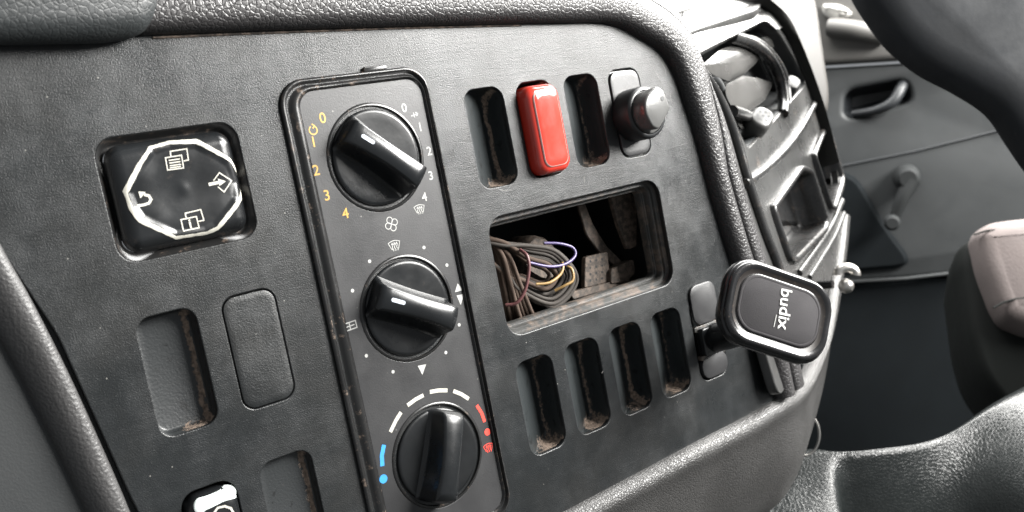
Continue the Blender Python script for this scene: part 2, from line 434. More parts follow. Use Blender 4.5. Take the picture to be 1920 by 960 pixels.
# end cap of the dashboard seen between the console and the door
ec = Frame(CP + raydir(1500, 100) * 820, (RC[0] * .93 + RC[2] * .37), -RC[2] * .93 + RC[0] * .37)
capt = obj('dashboard_end', plate(round_poly([ec.px(*p) for p in [(1330, -160), (1500, -160), (1538, 20), (1552, 120), (1560, 168), (1558, 215), (1480, 240), (1330, 200)]], 14), [], -60, 0, 6), plastic('end_cap_plastic', (.040, .037, .033), .45, mottle=.12), None, ec)
tag(capt, 'pale smooth end section of the dashboard between the vents and the passenger door', 'dashboard end')
# cab floor
FL = -640
fl = obj('floor', ([(-500, FL, 900), (2200, FL, 900), (2200, FL, -1500), (-500, FL, -1500)], [(0, 1, 2, 3)]), M_FLOOR); tag(fl, kind='structure')

# passenger seat
M_SEATF = plastic('seat_fabric', (.100, .082, .078), .85, mottle=.10, grain=.4, gscale=500)
M_SEATB = plastic('seat_shell', (.004, .005, .0045), .7, mottle=.2, spec=.12)
SEAT = Frame(CP + raydir(1900, 520) * 820, RC[0] - RC[2] * .25, -RC[2] - RC[0] * .25 - RC[1] * .35)
seat = thing('passenger_seat', SEAT((0, -160, -150)), 'passenger seat cushion in pinkish beige fabric with black side shell at the right edge', 'seat')
def spx(pts, h=0): return [SEAT.px(*p, h) for p in pts]
so = round_poly(spx([(1822, 440), (1850, 418), (1905, 410), (2150, 395), (2200, 640), (1935, 628), (1878, 606), (1862, 578), (1834, 505)]), 12, 6)
obj('cushion', loft([lift(so, -26), lift(inset(so, -1), -10), lift(inset(so, 1), 0), lift(inset(so, 4), 6), lift(inset(so, 9), 10), lift(inset(so, 16), 12)], True, True), M_SEATF, seat, SEAT, ang=60)
obj('seam', tube([(*SEAT.px(*p, 10), 11.3) for p in [(1862, 578), (1880, 568), (1905, 561), (1960, 556), (2060, 556)]], 1.0, 6), M_SEATB, seat, SEAT)
obj('seam', tube([(*SEAT.px(*p, 10), 9.5) for p in [(1826, 440), (1850, 432), (1905, 429), (1960, 430), (2060, 436)]], .9, 6), M_SEATB, seat, SEAT)
sh = round_poly(spx([(1806, 480), (1815, 440), (1850, 425), (2150, 400), (2200, 820), (1980, 800), (1905, 768), (1850, 700), (1825, 620)]), 22, 6)
obj('seat_shell', loft([lift(inset(sh, 25), -200), lift(inset(sh, 8), -140), lift(sh, -80), lift(inset(sh, -2), -40), lift(inset(sh, 1), -20), lift(inset(sh, 8), -14)], True, True), M_SEATB, seat, SEAT, ang=60)
obj('slider_lever', tube(smooth_path([(*SEAT.px(1843, 712, -60), -60), (*SEAT.px(1848, 738, -60), -52), (*SEAT.px(1868, 752, -60), -60)], 5), 5), plastic('lever_plastic', (.35, .34, .31), .4), seat, SEAT)

# big dark padded shape in the upper right corner
DKF = Frame(CP + raydir(1800, 80) * 640, RC[0], -RC[2])
dk = smooth_path([DKF.px(*p) for p in [(1575, -60), (1598, 0), (1628, 48), (1665, 95), (1722, 142), (1790, 178), (1850, 218), (1888, 272), (1925, 325), (2000, 420), (2300, 420), (2300, -200), (1600, -220)]], 5, True)
dk = [tuple(p) for p in dk]
if sum(dk[i][0] * dk[(i + 1) % len(dk)][1] - dk[(i + 1) % len(dk)][0] * dk[i][1] for i in range(len(dk))) < 0: dk = dk[::-1]
pad = obj('dark_cushion', loft([lift(inset(dk, 60), -60), lift(inset(dk, 30), -42), lift(inset(dk, 10), -20), lift(inset(dk, 2), -6), lift(dk, 0), lift(inset(dk, 5), 8), lift(inset(dk, 12), 13), lift(inset(dk, 24), 16)], True, True), plastic('dark_fabric', (.006, .008, .011), .75, mottle=.25, grain=.1, gscale=300), None, DKF, ang=70)
tag(pad, 'blurred near black padded shape cutting across the upper right corner before the door', 'cushion')

# engine cover: grained sheet rising in two humps
M_COVER = leather('cover_leather', (.010, .012, .012), 440, .31, .26, .0006, .36)
EC = Frame(CP + raydir(1650, 900) * 640, RC[0], -RC[1] * .80 - RC[2] * .60)
ev = []; NX, NY = 110, 70
sg_ = lambda v: 1 / (1 + math.exp(-max(-40, min(40, v))))
hx_ = {}; acc = 0; xs_ = [-170 + 420 * i / NX for i in range(NX + 1)]
slope = lambda x: .22 * (1 - sg_((x + 24) / 3)) - .08 * sg_((x + 17) / 5) * (1 - sg_((x - 52) / 8)) + .10 * sg_((x - 52) / 8)
hl = [0]
for i in range(1, NX + 1): hl.append(hl[-1] + slope(xs_[i] - 1.9) * (xs_[i] - xs_[i - 1]))
k0 = min(range(NX + 1), key=lambda i: abs(xs_[i] + 24)); hl = [h_ - hl[k0] for h_ in hl]
yedge = []
for i in range(NX + 1):
    bst = (1e9, 0)
    for yy in np.linspace(-100, 200, 301):
        c_ = RC @ (EC((xs_[i], yy, hl[i])) - CP); qx, qy = 960 + FPX * c_[0] / c_[2], 480 + FPX * c_[1] / c_[2]
        bst = min(bst, (abs(qy - np.interp(qx, [1380, 1450, 1530, 1590, 1650, 1720, 1800, 1850, 1920, 2000], [878, 866, 850, 850, 846, 834, 804, 776, 742, 700])), yy))
    yedge.append(bst[1])
yedge = [float(np.mean(yedge[max(0, i - 4):i + 5])) for i in range(NX + 1)]
for j in range(NY + 1):
    for i in range(NX + 1):
        ye = yedge[i]; x = xs_[i]; t_ = j / NY
        y = (-190 + (ye + 190) * t_ / .8) if t_ <= .8 else ye + 60 * ((t_ - .8) / .2) ** 2
        back = max(0, y - ye); mk_ = sg_((x + 22) / 2.5) * (1 - sg_((x - 62) / 15)); hh = hl[i] - back ** 2 * (.05 + .8 * mk_) + 1.15 * sg_((x + 22 - .06 * (y - ye)) / 2.5) * (1 - sg_((x - 62 + .25 * (y - ye)) / 15)) * min(0, y - ye)
        ev.append((x, y, hh + 1.2 * math.sin(x * .05 + y * .03) + .8 * math.sin(y * .09 + x * .02)))
ef = [(j * (NX + 1) + i, j * (NX + 1) + i + 1, (j + 1) * (NX + 1) + i + 1, (j + 1) * (NX + 1) + i) for j in range(NY) for i in range(NX)]
cover = obj('engine_cover', (ev, ef), M_COVER, None, EC, ang=180)
tag(cover, 'engine cover in black pebbled leatherette with bright window glare at the bottom right', 'engine cover')

# ------------------------------------------------------------------ dashboard
M_SCR = simple('scratch_mark', (.22, .21, .20), .6)
def strokes_(P, w=.16):
    P = [np.array(p) for p in smooth_path([(p[0], p[1], 0) for p in P], 5)]; V = []
    for i, p in enumerate(P):
        t = P[min(i + 1, len(P) - 1)] - P[max(i - 1, 0)]; t /= np.linalg.norm(t)
        k = w * math.sin(PI * (i + .5) / len(P)) / 2
        V += [(p[0] - t[1] * k, p[1] + t[0] * k, .03), (p[0] + t[1] * k, p[1] - t[0] * k, .03)]
    return V, [(2 * i, 2 * i + 1, 2 * i + 3, 2 * i + 2) for i in range(len(P) - 1)]
dash = thing('dashboard', (40, -60, -30), 'black grained truck switch panel with leather trimmed edges, empty switch slots and open radio bay', 'dashboard')
PX, SW, SH, UX, UY, LX, LY = 29.706, 21.874, 44.939, 49.831, 22.312, 48.71, -103.609
DX, DY, DW, DH = -108.896, 23.043, 52.142, 44.46
RX, RY, RW, RH = 49.757, -35.793, 110.495, 55.525
up = [(UX + PX * k, UY) for k in range(4)]; lo = [(LX + PX * k, LY) for k in range(5)]
left = [(-108.9, -41.4), (-77.6, -41.4), (-108.2, -107.2), (-77.2, -106.6)]
trim_px = [(1200, 72), (1240, 100), (1264, 140), (1285, 200), (1304, 259), (1330, 360), (1368, 485), (1400, 575), (1433, 666), (1452, 748)]
trim_in = [(-84, 57.2), (-20, 54.6), (60, 50.8), (110, 48), (146, 45.2)] + [on(*p)[:2] for p in trim_px]
# outline of the switch panel
ol = [(-178, 64), (-84, 59), (-20, 57), (60, 53), (146, 47)] + [(p[0] + 1.5, p[1] + .6) for p in trim_in[5:]] + [(226, -181), (60, -182), (-110, -184), (-118, -130), (-124, -100), (-134, -40), (-146, -3), (-178, 40)]
def slot_ring(x, y, w=SW, h=SH, r=6.2): return rrect(x, x + w, y - h, y, r)
holes = [slot_ring(*p) for p in up + lo] + [slot_ring(*left[0], 21.6, 44.2, 5.5), slot_ring(*left[1], 21.6, 44.2, 5.5), slot_ring(*left[2], 21.0, 44.2, 6), slot_ring(*left[3], 21.4, 44.2, 5.5)]
holes += [rrect(DX, DX + DW, DY - DH, DY, 7), rrect(RX - .5, RX + RW + .5, RY - RH, RY, 8.5)]
obj('switch_panel', plate(round_poly(ol, 3, 3), holes, -3, 0, .45, 2), M_PANEL, dash, fix=False)

for pts in ([(588, 128), (594, 121), (592, 112)], [(742, 52), (757, 61), (766, 76), (770, 92)], [(1239, 115), (1246, 128), (1250, 146)], [(1228, 132), (1238, 150)], [(925, 352), (945, 357), (962, 354)], [(592, 66), (606, 66), (612, 62)], [(1128, 700), (1132, 694)], [(1095, 330), (1096, 345)], [(1260, 170), (1257, 182), (1262, 196)]):
    obj('scratch', strokes_([on(*p)[:2] for p in pts]), M_SCR, dash, fix=False)
# empty switch recesses
def recess(w, h, r, depth, fillet=4.0, lean=0.0):
    R0 = rrect(-w / 2, w / 2, -h / 2, h / 2, r)
    rings = [lift(inset(R0, -.25), -1.2), lift(inset(R0, .2), -depth * .45)]
    for k in range(6):
        a = PI / 2 * k / 5
        rings.append([(p[0] , p[1], -depth + fillet * (1 - math.sin(a)) + lean * p[0]) for p in inset(R0, .4 + fillet * .6 * (1 - math.cos(a)))])
    return loft(rings, False, True)
def scoop_grid(w, h, r, depth, n=26, m=40):
    D = lambda x: 1.0 + (depth - 1.0) * math.sin(min(1, max(0, (x + w / 2 - .4) / (w * .88))) * PI / 2) ** 1.25
    V, F = [], []
    for j in range(m + 1):
        for i in range(n + 1):
            u, v = 2 * i / n - 1, 2 * j / m - 1
            u = math.copysign(1 - (1 - abs(u)) ** 1.5, u); v = math.copysign(1 - (1 - abs(v)) ** 1.5, v)
            p_ = 5.0; mm = max(abs(u), abs(v)); f_ = mm / ((abs(u) ** p_ + abs(v) ** p_) ** (1 / p_)) if mm > 0 else 1
            x, y = u * f_ * (w / 2 + .3), v * f_ * (h / 2 + .3)
            e = (1 - mm) * min(w, h) / 2                      # rough distance to the opening edge
            lim = 1.0 + (depth - 1) * min(1, e / 1.6) ** .5
            V.append((x, y, -min(D(x), lim)))
    for j in range(m):
        for i in range(n):
            a = j * (n + 1) + i; F.append((a, a + 1, a + n + 2, a + n + 1))
    return V, F
first = None
for k, (x, y) in enumerate(up + lo):
    if k in (1,): continue
    if k == 3: continue
    c = (x + SW / 2, y - SH / 2, 0)
    if first is None:
        V, F = scoop_grid(SW, SH, 6.2, 12)
        first = obj('switch_slot', ([(v[0] + c[0], v[1] + c[1], v[2]) for v in V], F), M_SLOT, dash, origin=c, ang=60)
    else:
        o = first.copy(); COL.objects.link(o); o.parent = dash; o.location = W(c) - dash.location
# deep slot behind the hazard switch, shallow wide recess and blanks at the left
for (x, y), m_, d_ in ((up[1], M_SLOT, 10), (left[2], M_SLOT, 9)):
    c = (x + SW / 2, y - SH / 2, 0); V, F = recess(SW - .4, SH - .2, 6, d_, 2)
    obj('switch_slot', ([(v[0] + c[0], v[1] + c[1], v[2]) for v in V], F), m_, dash, origin=c, ang=60)
c = (left[0][0] + 10.8, left[0][1] - 22.1, 0); V, F = recess(21.6, 44.2, 5.5, 7, 2.5)
o = obj('switch_slot', ([(v[0] + c[0], v[1] + c[1], v[2]) for v in V], F), M_SLOTB, dash, origin=c, ang=60)
o['label'] = 'shallow dusty rounded recess with dark stains'
c = (left[3][0] + 10.7, left[3][1] - 22.1, 0); V, F = recess(21.4, 44.2, 5.5, 4.5, 1.5)
obj('switch_slot', ([(v[0] + c[0], v[1] + c[1], v[2]) for v in V], F), M_SLOTB, dash, origin=c, ang=60)
x, y = left[1]
def cover_plate(x0, x1, y0, y1, r, top=-.2):
    a = rrect(x0, x1, y0, y1, r)
    return loft([lift(a, -3), lift(a, top - .8), lift(inset(a, .12), top - .12), lift(inset(a, .4), top), lift(inset(a, 2.5), top)], True, True)
cv = obj('blanking_cover', cover_plate(x + .55, x + 21.35, y - 43.75, y - .6, 5), M_PANEL)
tag(cv, 'plain black blanking cover with chipped outline, right of the shallow dusty recess', 'blanking cover')
obj('groove_floor', cover_plate(x - .4, x + 22, y - 44.6, y + .4, 5.4, -2.2), M_BEZEL, dash)

# radio bay: stepped ledges and a deep dark box
a = rrect(RX - .5, RX + RW + .5, RY - RH, RY, 8.5)
def rr_in(d, z): return lift(rrect(RX - .5 + d, RX + RW + .5 - d, RY - RH + d, RY - d, max(1.5, 8.5 - d * 1.1)), z)
bay = obj('radio_bay', loft([rr_in(-.3, -1.2), rr_in(.1, -4.2), rr_in(.6, -4.8), rr_in(2.4, -4.8), rr_in(2.9, -5.4), rr_in(3.1, -9), rr_in(3.5, -9.4), rr_in(4.4, -9.4), rr_in(4.8, -10), rr_in(4.8, -14)], False, False), M_RIM, dash)
b2 = [rr_in(4.8, -14), rr_in(-6, -14.5), rr_in(-6, -95)]
obj('bay_cavity', loft(b2, False, True), M_DARK, dash)

# leather trim round the panel
def sweep(path, prof, outs=None, zs=None, side=1):
    P = [np.array(p, float) for p in path]; rings = []
    L = [0]
    for i in range(1, len(P)): L.append(L[-1] + np.linalg.norm(P[i] - P[i - 1]))
    for i in range(len(P)):
        t = P[min(i + 1, len(P) - 1)] - P[max(i - 1, 0)]; t /= np.linalg.norm(t)
        n = np.array([0, 0, 1.0]) if zs is None else np.array(zs(L[i] / L[-1]), float)
        o = np.cross(t, n) * side; o /= np.linalg.norm(o)
        n2 = np.cross(o, t); n2 = n2 * (1 if n2 @ n > 0 else -1)
        rings.append([tuple(P[i] + o * u + n2 * z) for u, z in prof(L[i] / L[-1])])
    return loft(rings, False, False, close=False)
tp = smooth_path([(p[0], p[1], 0) for p in trim_in], 6)
def prof_trim(t):
    k = min(1, max(0, (t - .60) / .12))          # second roll grows in along the right side
    pr = [(0, -4), (0, 1.5), (.3, 3.2), (1.2, 5.2), (2.8, 6.8), (5, 7.8), (7.5, 8.1), (10, 7.4), (11.8, 6.0), (12.8, 4.2), (13.2, 3.0)]
    w = 1.0 + 16.5 * k
    hb = 3.0 + 2.2 * k
    for j in range(1, 8):
        a = PI * j / 8
        pr.append((13.2 + w * (1 - math.cos(a)) / 2, 3.0 * (1 - j / 8) - 9 * (j / 8) ** 2 + hb * math.sin(a) * 1.1))
    pr += [(14.0 + w + (1 - k) * 10, -12)]
    if k < 1:
        pr = [(u * (1 + (1 - k) * .55) if u > 5 else u, z) for u, z in pr]
    return pr
obj('leather_trim', sweep(tp, prof_trim, side=-1), M_TRIM, dash, ang=80)
obj('dust_line', tube([(x, y, .25) for x, y in [(-80, 56.2), (-50, 55.2), (-20, 54.0), (20, 52.3), (60, 50.2), (90, 48.6)]], .45, 6), plastic('seam_dust', (.030, .024, .020), .8, dust=.9, dustscale=300, dustcut=.45), dash)
# thicker padded section at the top left
pad_px = [(-260, -260), (300, -260), (304, -60), (300, 8), (291, 36), (276, 56), (250, 68), (200, 76), (0, 79), (-260, 80)]
pp = round_poly([on(*p, 9)[:2] for p in pad_px], 4, 3)
obj('padded_cover', loft([lift(inset(pp, 1.4), .3), lift(inset(pp, .3), 2.5), lift(pp, 5), lift(inset(pp, .5), 7.5), lift(inset(pp, 1.8), 9.8), lift(inset(pp, 4), 11.8), lift(inset(pp, 7), 13)], True, True), M_PAD, dash, ang=80)
# band and column shroud at the lower left
bpx = [(-120, 200), (-60, 330), (0, 455), (60, 562), (125, 690), (190, 832), (245, 960), (290, 1080)]
bp = smooth_path([on(*p, 1) for p in bpx], 5)
obj('edge_band', sweep(bp, lambda t: [(-.0, -5), (0, -1), (.4, .8), (1.4, 2.0), (3, 2.6), (5.5, 2.4), (8, 1.4), (10 + 3 * (1 - t), -1.2), (11.5 + 3 * (1 - t), -3.0), (12.5 + 3 * (1 - t), -7)], side=1), M_BAND, dash, ang=80)
obj('groove', sweep(smooth_path([on(p[0] + 8, p[1], -3) for p in bpx], 5), lambda t: [(-6, 0), (6, 0)], side=1), M_DARK, dash)
spx_ = [(-420, 0), (-160, 230), (-50, 440), (20, 590), (90, 720), (145, 850), (190, 1000), (215, 1150), (-420, 1150)]
sp_ = round_poly([on(*p, -4)[:2] for p in spx_], 3, 3)
shr = obj('column_shroud', plate(sp_, [], -20, -3.8, 1.0, 3), M_SHROUD, fix=False)
tag(shr, 'smooth dark grey lower cover with a curved edge at the bottom left', 'steering column cover')

# bottom bolster sweeping round the console
FACE = Frame((200, 25, -6), (.91, .14, -.40), (.384, .108, .911))
def fpx(pts, h=0): return [FACE.px(*p, h) for p in pts]
def fpt(px, py, h=0): return FACE((*FACE.px(px, py, h), h))
bol = [(-70, -181, 0), (0, -180, 0), (61, -179, 0), (110, -178, 0), (153, -177, 0), (195, -176.5, 0), (224, -175, -1)] + [tuple(fpt(*p, -1)) for p in [(1497, 715), (1528, 660), (1548, 600), (1563, 520), (1572, 460), (1578, 400)]]
bolp = smooth_path(bol, 6)
def prof_bol(t):
    k = 1 if t < .5 else max(.30, 1 - (t - .5) / .5)
    pr = [(0, -4), (0, 0), (.8, 2.2), (2.6, 4.2), (5, 5.4), (7.6, 5.4), (10.5, 4.2), (13.5, 2.4), (19, .2), (29, -3.0), (42, -7.5), (56, -13), (68, -20), (76, -32), (78, -60)]
    return [(u * k if u > 5 else u, z * (k if z < 0 else 1)) for u, z in pr]
obj('lower_bolster', sweep(bolp, prof_bol, zs=lambda t: (0, 0, 1) if t < .42 else tuple(np.array([0, 0, 1]) * (1 - min(1, (t - .42) / .1)) + FACE.n * min(1, (t - .42) / .1)), side=1), M_BOL, dash, ang=80)

# ------------------------------------------------------------------ centre console face with vents and pockets
console = thing('centre_console', FACE((120, -60, -40)), 'glossy dark console face with air vents and deep pockets right of the leather trim', 'console')
face_px = [(1255, 60), (1272, 71), (1386, 0), (1437, 18), (1478, 74), (1511, 155), (1544, 232), (1568, 300), (1580, 400), (1572, 470), (1550, 560), (1500, 680), (1462, 748), (1430, 640), (1380, 470), (1335, 300), (1290, 160)]
vent_px = [(1306, 108), (1379, 67), (1435, 41), (1462, 62), (1492, 112), (1511, 156), (1455, 220), (1402, 278), (1384, 240), (1345, 165)]
p1_px = [(1443, 386), (1497, 311), (1516, 318), (1548, 420), (1545, 436), (1487, 496), (1476, 490), (1446, 400)]
p2_px = [(1521, 288), (1540, 240), (1552, 246), (1577, 335), (1577, 350), (1562, 398), (1553, 392), (1523, 300)]
vent_o = round_poly(fpx(vent_px), 6); p1_o = round_poly(fpx(p1_px), 6); p2_o = round_poly(fpx(p2_px), 5)
obj('console_face', plate(round_poly(fpx(face_px), 10), [vent_o, inset(p1_o, 1.0), inset(p2_o, 1.0)], -6, 0, 1.2, 3), M_CONS, console, FACE, fix=False)
rowA = [(1296, 112), (1345, 86), (1379, 69), (1410, 54), (1436, 43), (1456, 58)]; rowB = [(1262, 84), (1320, 56), (1370, 40), (1405, 27), (1440, 22), (1468, 50)]
row = lambda pts, h: [tuple(v) for v in smooth_path([fpt(*p, h) for p in pts], 5)]
obj('upper_frame', loft([row(rowA, -1), row([(x, y - 1) for x, y in rowA], 3.5), row([(x - 1, y - 4) for x, y in rowA], 5), row([((x * .5 + u * .5), (y * .5 + v * .5)) for (x, y), (u, v) in zip(rowA, rowB)], 3.6), row(rowB, .8), row(rowB, -2)], False, False, close=False), M_CONS, console, ang=50)
obj('ridge', tube(smooth_path([(*FACE.px(*p, 1.5), 1.0) for p in [(1398, 344), (1430, 322), (1470, 284), (1503, 240), (1526, 196)]], 5), 3.0, 12), M_SHINY, console, FACE)
obj('ridge', tube(smooth_path([(*FACE.px(*p, 1.5), 0.6) for p in [(1500, 512), (1530, 470), (1560, 424), (1580, 376)]], 5), 2.6, 10), M_CONS, console, FACE)
obj('ridge', tube(smooth_path([(*FACE.px(*p, 1.5), 0.6) for p in [(1520, 520), (1545, 480), (1568, 440), (1584, 400)]], 5), 2.0, 10), M_CONS, console, FACE)
obj('edge_roll', tube(smooth_path([(*FACE.px(*p, 2), 1.5) for p in [(1286, 98), (1310, 124), (1346, 178), (1377, 248), (1403, 336), (1436, 436), (1462, 505), (1480, 580)]], 5), 3.2, 12), M_SHINY, console, FACE, ang=80)
fl_in = smooth_path([fpt(*p, .3) for p in [(1372, -14), (1386, -2), (1437, 16), (1478, 72), (1511, 153), (1544, 230), (1566, 300)]], 5)
fl_mid = smooth_path([fpt(*p, 6) for p in [(1395, -30), (1415, -16), (1460, 20), (1500, 85), (1530, 160), (1552, 236), (1570, 300)]], 5)
fl_out = smooth_path([fpt(*p, 8) for p in [(1425, -40), (1442, -5), (1482, 36), (1519, 120), (1543, 188), (1559, 244), (1574, 305)]], 5)
fl_back = [p - FACE.n * 40 for p in fl_out]
obj('outer_flank', loft([[tuple(p) for p in q_] for q_ in (fl_in, fl_mid, fl_out, fl_back)], False, False, close=False), plastic('flank_plastic', (.030, .030, .028), .75, spec=.25, grain=.5, gscale=900), console, ang=80)
for oo in (p1_o, p2_o):
    pkt = obj('pocket', loft([lift(inset(oo, -.6), -1), lift(inset(oo, -.2), 2.4), lift(inset(oo, .8), 3.6), lift(inset(oo, 2.2), 3.8), lift(inset(oo, 3.6), 3.2), lift(inset(oo, 4.6), 1.4), lift(inset(oo, 5.2), -8), lift(inset(oo, 6.5), -15), lift(inset(oo, 10), -17)], False, True), M_SHINY, console, FACE, ang=50)
v1 = obj('vent_housing', loft([lift(inset(vent_o, -.2), -1), lift(inset(vent_o, .8), -2.5), lift(inset(vent_o, 1.2), -20), lift(inset(vent_o, 5), -32)], False, True), M_DARK, console, FACE)
obj('divider', tube(smooth_path([(*FACE.px(*p, 2), 0.0) for p in [(1377, 66), (1415, 80), (1448, 108), (1467, 146), (1474, 186), (1473, 212)]], 6), 4.2, 14), M_SHINY, console, FACE)
obj('divider', tube(smooth_path([(*FACE.px(*p, 0), -3.0) for p in [(1392, 64), (1430, 78), (1461, 108), (1480, 148), (1485, 190)]], 6), 3.0, 12), M_SHINY, console, FACE)
def blade(px, h0, crown, m=M_SHINY, name='louvre'):
    o_ = round_poly(fpx(px, h0), 5)
    c_ = np.mean(np.array(o_), 0)
    rings = [lift(inset(o_, .8), h0 - 3), lift(o_, h0 - 1.5)]
    for q, z in ((1, 0), (.8, .45), (.55, .75), (.3, .93), (.1, 1)):
        rings.append([(c_[0] + (p[0] - c_[0]) * q, c_[1] + (p[1] - c_[1]) * q, h0 + crown * z) for p in o_])
    return obj(name, loft(rings, True, True), m, console, FACE, ang=70)
M_VK = plastic('vent_knob_plastic', (.06, .06, .058), .45, mottle=.2)
M_BLADE = plastic('blade_plastic', (.050, .049, .047), .20, mottle=.3, wear=.12, spec=.7)
blade([(1313, 124), (1352, 92), (1396, 79), (1427, 103), (1418, 118), (1395, 140), (1367, 153), (1340, 142)], -4, 1.6, M_BLADE)
blade([(1361, 158), (1393, 142), (1420, 146), (1451, 156), (1434, 188), (1400, 214), (1393, 211), (1371, 200), (1360, 176)], -4, .8, M_BLADE)
blade([(1376, 220), (1392, 216), (1410, 232), (1402, 246), (1388, 240)], -7, .6, M_BLADE)
blade([(1396, 70), (1424, 60), (1448, 74), (1452, 88), (1436, 92)], -7, .8, M_BLADE)
obj('vane', tube(smooth_path([(*FACE.px(*p, -6), -7) for p in [(1315, 126), (1345, 150), (1360, 178), (1372, 212)]], 5), 3.0, 10), M_DARK, console, FACE)
obj('vane', tube(smooth_path([(*FACE.px(*p, -4), -6) for p in [(1428, 104), (1440, 130), (1452, 156)]], 5), 1.2, 8), M_SHINY, console, FACE)
obj('knob_arm', tube(smooth_path([(*FACE.px(*p, -2), -3) for p in [(1376, 208), (1400, 216), (1424, 226)]], 5), 4.0, 12), M_SHINY, console, FACE)
def vent_knob(px, py, s, h=5.0):
    o_ = fpt(px, py, h); v_ = raydir(px, py); v_ = v_ / np.linalg.norm(v_)
    KF = Frame(o_, FACE.x + FACE.y * .1, np.array([.06, .69, .72]) * 1.0 - v_ * .35)
    a_ = rrect(-8.5 * s, 7 * s, -6.0 * s, 6.0 * s, 5.2 * s)
    k_ = obj('vent_knob', loft([lift(inset(a_, 1.5), -16 * s), lift(inset(a_, .3), -8 * s), lift(a_, -4 * s), lift(inset(a_, .4), -1.8 * s), lift(inset(a_, 1.3), -.5), lift(inset(a_, 2.4), 0)], True, True), M_VK, console, KF, ang=70)
    for dx, dy in ((0, 0), (3.4, 0), (-3.4, 0), (1.8, 2.5), (-1.8, 2.5), (1.8, -2.5), (-1.8, -2.5)):
        obj('grip_dimple', (lift(circ(.8 * s, 12, (dx - .6) * s, dy * s), .06), [tuple(range(12))]), M_DARK, k_, KF)
vent_knob(1432, 216, 1.25, 6.0)
vent_knob(1488, 152, 1.05, 2.0)
# top shelf of the dashboard above the console
TOPF = Frame(FACE((0, 12, -1)), FACE.x, FACE.n * .55 + FACE.y * .84)
def tpx(pts, h=0): return [TOPF.px(*p, h) for p in pts]
ts = round_poly(tpx([(1250, 60), (1268, 68), (1418, 18), (1428, 8), (1400, -50), (1340, -140), (1150, -120), (1180, -20)]), 8)
obj('dash_shelf', loft([lift(ts, -12), lift(ts, -1.5), lift(inset(ts, .6), -.5), lift(inset(ts, 2), 0)], True, True), M_TOP, console, TOPF)
tp2 = round_poly(tpx([(1205, 16), (1240, 33), (1300, 14), (1298, 4), (1255, -20), (1190, -10)], 1), 4)
obj('shelf_plate', loft([lift(tp2, 0), lift(tp2, 1.4), lift(inset(tp2, .8), 2)], False, True), plastic('shelf_plate_plastic', (.06, .06, .058), .3), console, TOPF)

# ------------------------------------------------------------------ climate control unit
unit = thing('climate_control', (-3, -65, 0), 'tall black heater control strip with three rotary knobs and printed scales', 'heater control')
def ring_r(x0, x1, y0, y1, r, z): return lift(rrect(x0, x1, y0, y1, r), z)
ZF = 0.6
obj('bezel', loft([ring_r(-37.6, 32.0, -168, 35.6, 11, -1), ring_r(-37.6, 32.0, -168, 35.6, 11, .8), ring_r(-37.2, 31.6, -167.6, 35.2, 10.7, 1.5), ring_r(-36.3, 31.0, -167, 34.4, 10, 1.7),
                   ring_r(-35.4, 30.6, -166.4, 33.7, 9.4, 1.1), ring_r(-34.9, 30.3, -166.0, 33.3, 9.2, .0), ring_r(-34.2, 30.0, -165.6, 32.9, 9, -.1), ring_r(-33.2, 29.6, -165, 32.3, 8.6, 1.0),
                   ring_r(-31.6, 29.0, -164.2, 31.4, 8.0, 1.7), ring_r(-30.2, 28.6, -163.6, 30.8, 7.4, 1.3), ring_r(-29.4, 28.2, -163.2, 30.4, 7.0, .5)], False, False), M_BEZEL, unit, ang=70)
fp = rrect(-29.6, 28.4, -163.4, 30.6, 7.2)
obj('faceplate', plate(fp, [circ(22.6, 64, 0, 0), circ(22.6, 64, 0, -64.5), circ(22.6, 64, 0, -129.5)], -2, ZF, .3, 2), M_FACE, unit, fix=False)
obj('clip_tab', box(2, 13, 35.2, 37.4, 0, 1.6, .8, .4), M_BEZEL, unit)

